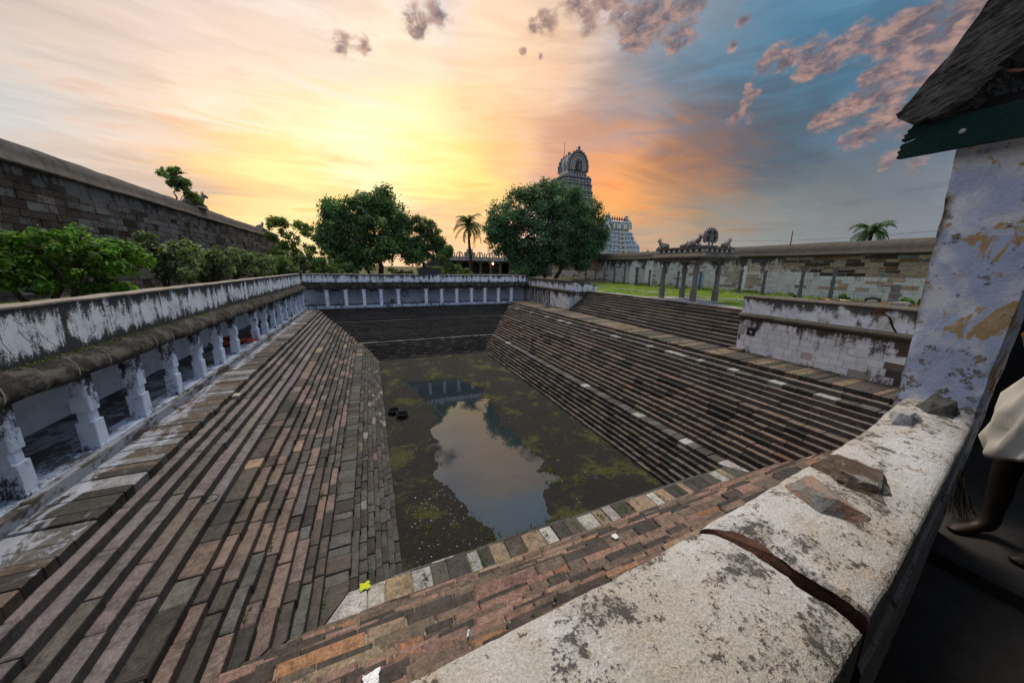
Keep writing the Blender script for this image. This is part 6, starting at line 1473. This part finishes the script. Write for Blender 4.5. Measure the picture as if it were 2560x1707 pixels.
b = MB(); b.tube([(20.0, 6.68, 7.42), (20.0, 6.72, 7.62), (20.0, 6.95, 7.66), (20.0, 7.12, 7.6), (20.0, 7.15, 7.4)], .06, (.04, .038, .036), 6); b.box(19.95, 20.1, 6.75, 7.08, 7.36, 7.55, (.34, .33, .31)); tag(b.build('hollow_block', M['col'], origin=(20, 6.9, 7.36)), 'hollow black-rimmed block lying in the rubble on the near wall', 'rubble')
t = thing('stone_stump', 'broken carved stone stump standing upright in the rubble on the near wall', 'stump', (20.1, 6.35, 7.36))
b = MB(); b.lathe([(.17, 0), (.16, .25), (.19, .27), (.15, .33), (.17, .55), (.14, .6), (.16, .85)], (.2, .17, .14), (20.1, 6.35, 7.34), 8); b.build('shaft', M['granite_pillar'], t)
b = MB(); b.box(19.95, 20.25, 6.3, 6.75, 8.16, 8.26, (.15, .11, .09), .02); b.build('broken_capital', M['granite_pillar'], t)
for k, (y, lab) in enumerate(((7.95, 'small leafy weed in the middle of the rubble'), (5.95, 'bright leafy weed behind the large pale slab'), (5.5, 'leafy weed at the right end of the rubble'))):
    o = leaves('rubble_weed', [(20.3, y, 7.5, .17), (20.3, y + .1, 7.62, .14)], 160, .2, GB, M['leaf'], None, 1, 200 + k, .3); tag(o, lab, 'weed', 'weeds in the rubble')

# ------------------------------------------------------------------ small things lying about
def tub(label, o, tilt):
    t = thing('round_tub', label, 'tub', o, 'black round tubs on the pond bed'); c = (.012, .012, .013)
    m = M['tub']; b = MB(); b.lathe([(.22, 0), (.27, .03), (.31, .20), (.33, .27), (.345, .28), (.33, .285), (.30, .22), (.25, .05), (.02, .04)], c, o, 24)
    me = b.build('shell', m, t, smooth=False)
    b = MB(); pts = [(o[0] + .335 * math.cos(a), o[1] + .335 * math.sin(a), o[2] + .285) for a in np.linspace(0, 2 * math.pi, 25)]; b.tube(pts, .014, (.06, .06, .06), 6, False); b.build('rim', M['col'], t)
    t.rotation_euler = tilt
M['tub'] = m_plain('black_rubber', (.012, .012, .013), .3, 6, .6, .4)
tub('black round tub nearer the camera, overlapping the other one on the pond bed', (1.22, 18.85, .03), (0, 0, 0)); tub('black round tub farther back, partly hidden by the other one', (.78, 19.55, .03), (0, 0, 0))
def crumple(name, label, o, s, c, cat, seed, flat=.6, mt='paper'):
    g = random.Random(seed); b = MB(); n = 7
    for i in range(n + 1):
        for j in range(n + 1): b.v.append((o[0] + s * (i / n - .5) + g.uniform(-.1, .1) * s, o[1] + s * (j / n - .5) + g.uniform(-.1, .1) * s, o[2] + .02 + s * flat * (.25 + .35 * mnoise.noise(Vector((i * .5, j * .5, seed))) + g.uniform(0, .18)) * (1 - .8 * max(abs(i / n - .5), abs(j / n - .5)))))
    for i in range(n):
        for j in range(n): a = i * (n + 1) + j; b.face((a, a + n + 1, a + n + 2), c); b.face((a, a + n + 2, a + 1), c)
    tag(b.build(name, M['col'], origin=o), label, cat)
crumple('crumpled_paper', 'crumpled white paper lying on the near steps below the parapet', (-.27, 2.77, 4.65), .15, (.74, .74, .76), 'paper', 3)
crumple('yellow_packet', 'bright yellow-green plastic packet in the near left corner of the bench', (-.60, 6.85, 1.56), .20, (.50, .55, .02), 'packet', 5, .3)
b = MB(); q0, q1 = Vector((.79, 3.0, 4.47)), Vector((.725, 2.80, 4.66)); w = Vector((.013, .002, 0)); h_ = Vector((0, .004, .006)); b.hexa([q0 - w, q0 + w, q1 + w, q1 - w, q0 - w + h_, q0 + w + h_, q1 + w + h_, q1 - w + h_], (.5, .62, .72)); m0, m1 = q0.lerp(q1, .35) + h_, q0.lerp(q1, .55) + h_; b.hexa([m0 - w * .6, m0 + w * .6, m1 + w * .6, m1 - w * .6, m0 - w * .6 + h_ * .3, m0 + w * .6 + h_ * .3, m1 + w * .6 + h_ * .3, m1 - w * .6 + h_ * .3], (.1, .2, .4)); tag(b.build('plastic_strip', M['col'], origin=(.76, 2.9, 4.55)), 'thin pale blue plastic strip lying on the near steps by the parapet edge', 'litter')
crumple('white_scrap', 'small white scrap lying on the near brown steps right of the bench', (4.29, 4.39, 3.30), .12, (.6, .6, .58), 'litter', 8, .2)
crumple('white_rag', 'white rag caught on the right step bank halfway down', (13.35, 14.8, 2.33), .30, (.6, .6, .58), 'rag', 9, .7)
b = MB(); pts = [(-3.70 + .16 * math.cos(a), 8.63 + .16 * math.sin(a), 3.49) for a in np.linspace(0, 6.283, 20)]; b.tube(pts, .014, (.10, .095, .09), 6, False); b.lathe([(.15, 0), (.15, .006)], (.12, .115, .11), (-3.7, 8.63, 3.478), 18); tag(b.build('stone_ring', M['stone'], origin=(-3.7, 8.63, 3.48)), 'round ring-shaped stone lid set into a left step', 'lid')
mr, _ = cloth_mat('coral_cloth', (.42, .075, .04))
b = MB(); g = random.Random(12)
for k in range(18):
    p = Vector((-6.7 + g.uniform(-.5, .6), 20.4 + g.uniform(-.8, 1.5), 4.72 + g.uniform(0, .16))); pts = [p]
    for j in range(6): p = p + Vector((g.uniform(-.22, .22), g.uniform(-.25, .3), g.uniform(-.03, .04))); p.z = max(4.70, p.z); pts.append(p.copy())
    b.tube(pts, [.04, .06, .065, .06, .055, .05, .03], (.4, .08, .05), 7)
tag(b.build('cloth_heap', mr, origin=(-6.7, 20.4, 4.66), smooth=True), 'tangled coral red cloth heap on the left gallery floor between pillars', 'cloth')
b = MB(); b.box(-4.6, -4.35, 13.2, 13.5, 4.21, 4.33, (.34, .29, .25), .03); tag(b.build('loose_stone', M['stone'], origin=(-4.5, 13.35, 4.25)), 'loose pale stone chip on the top left step', 'stone')
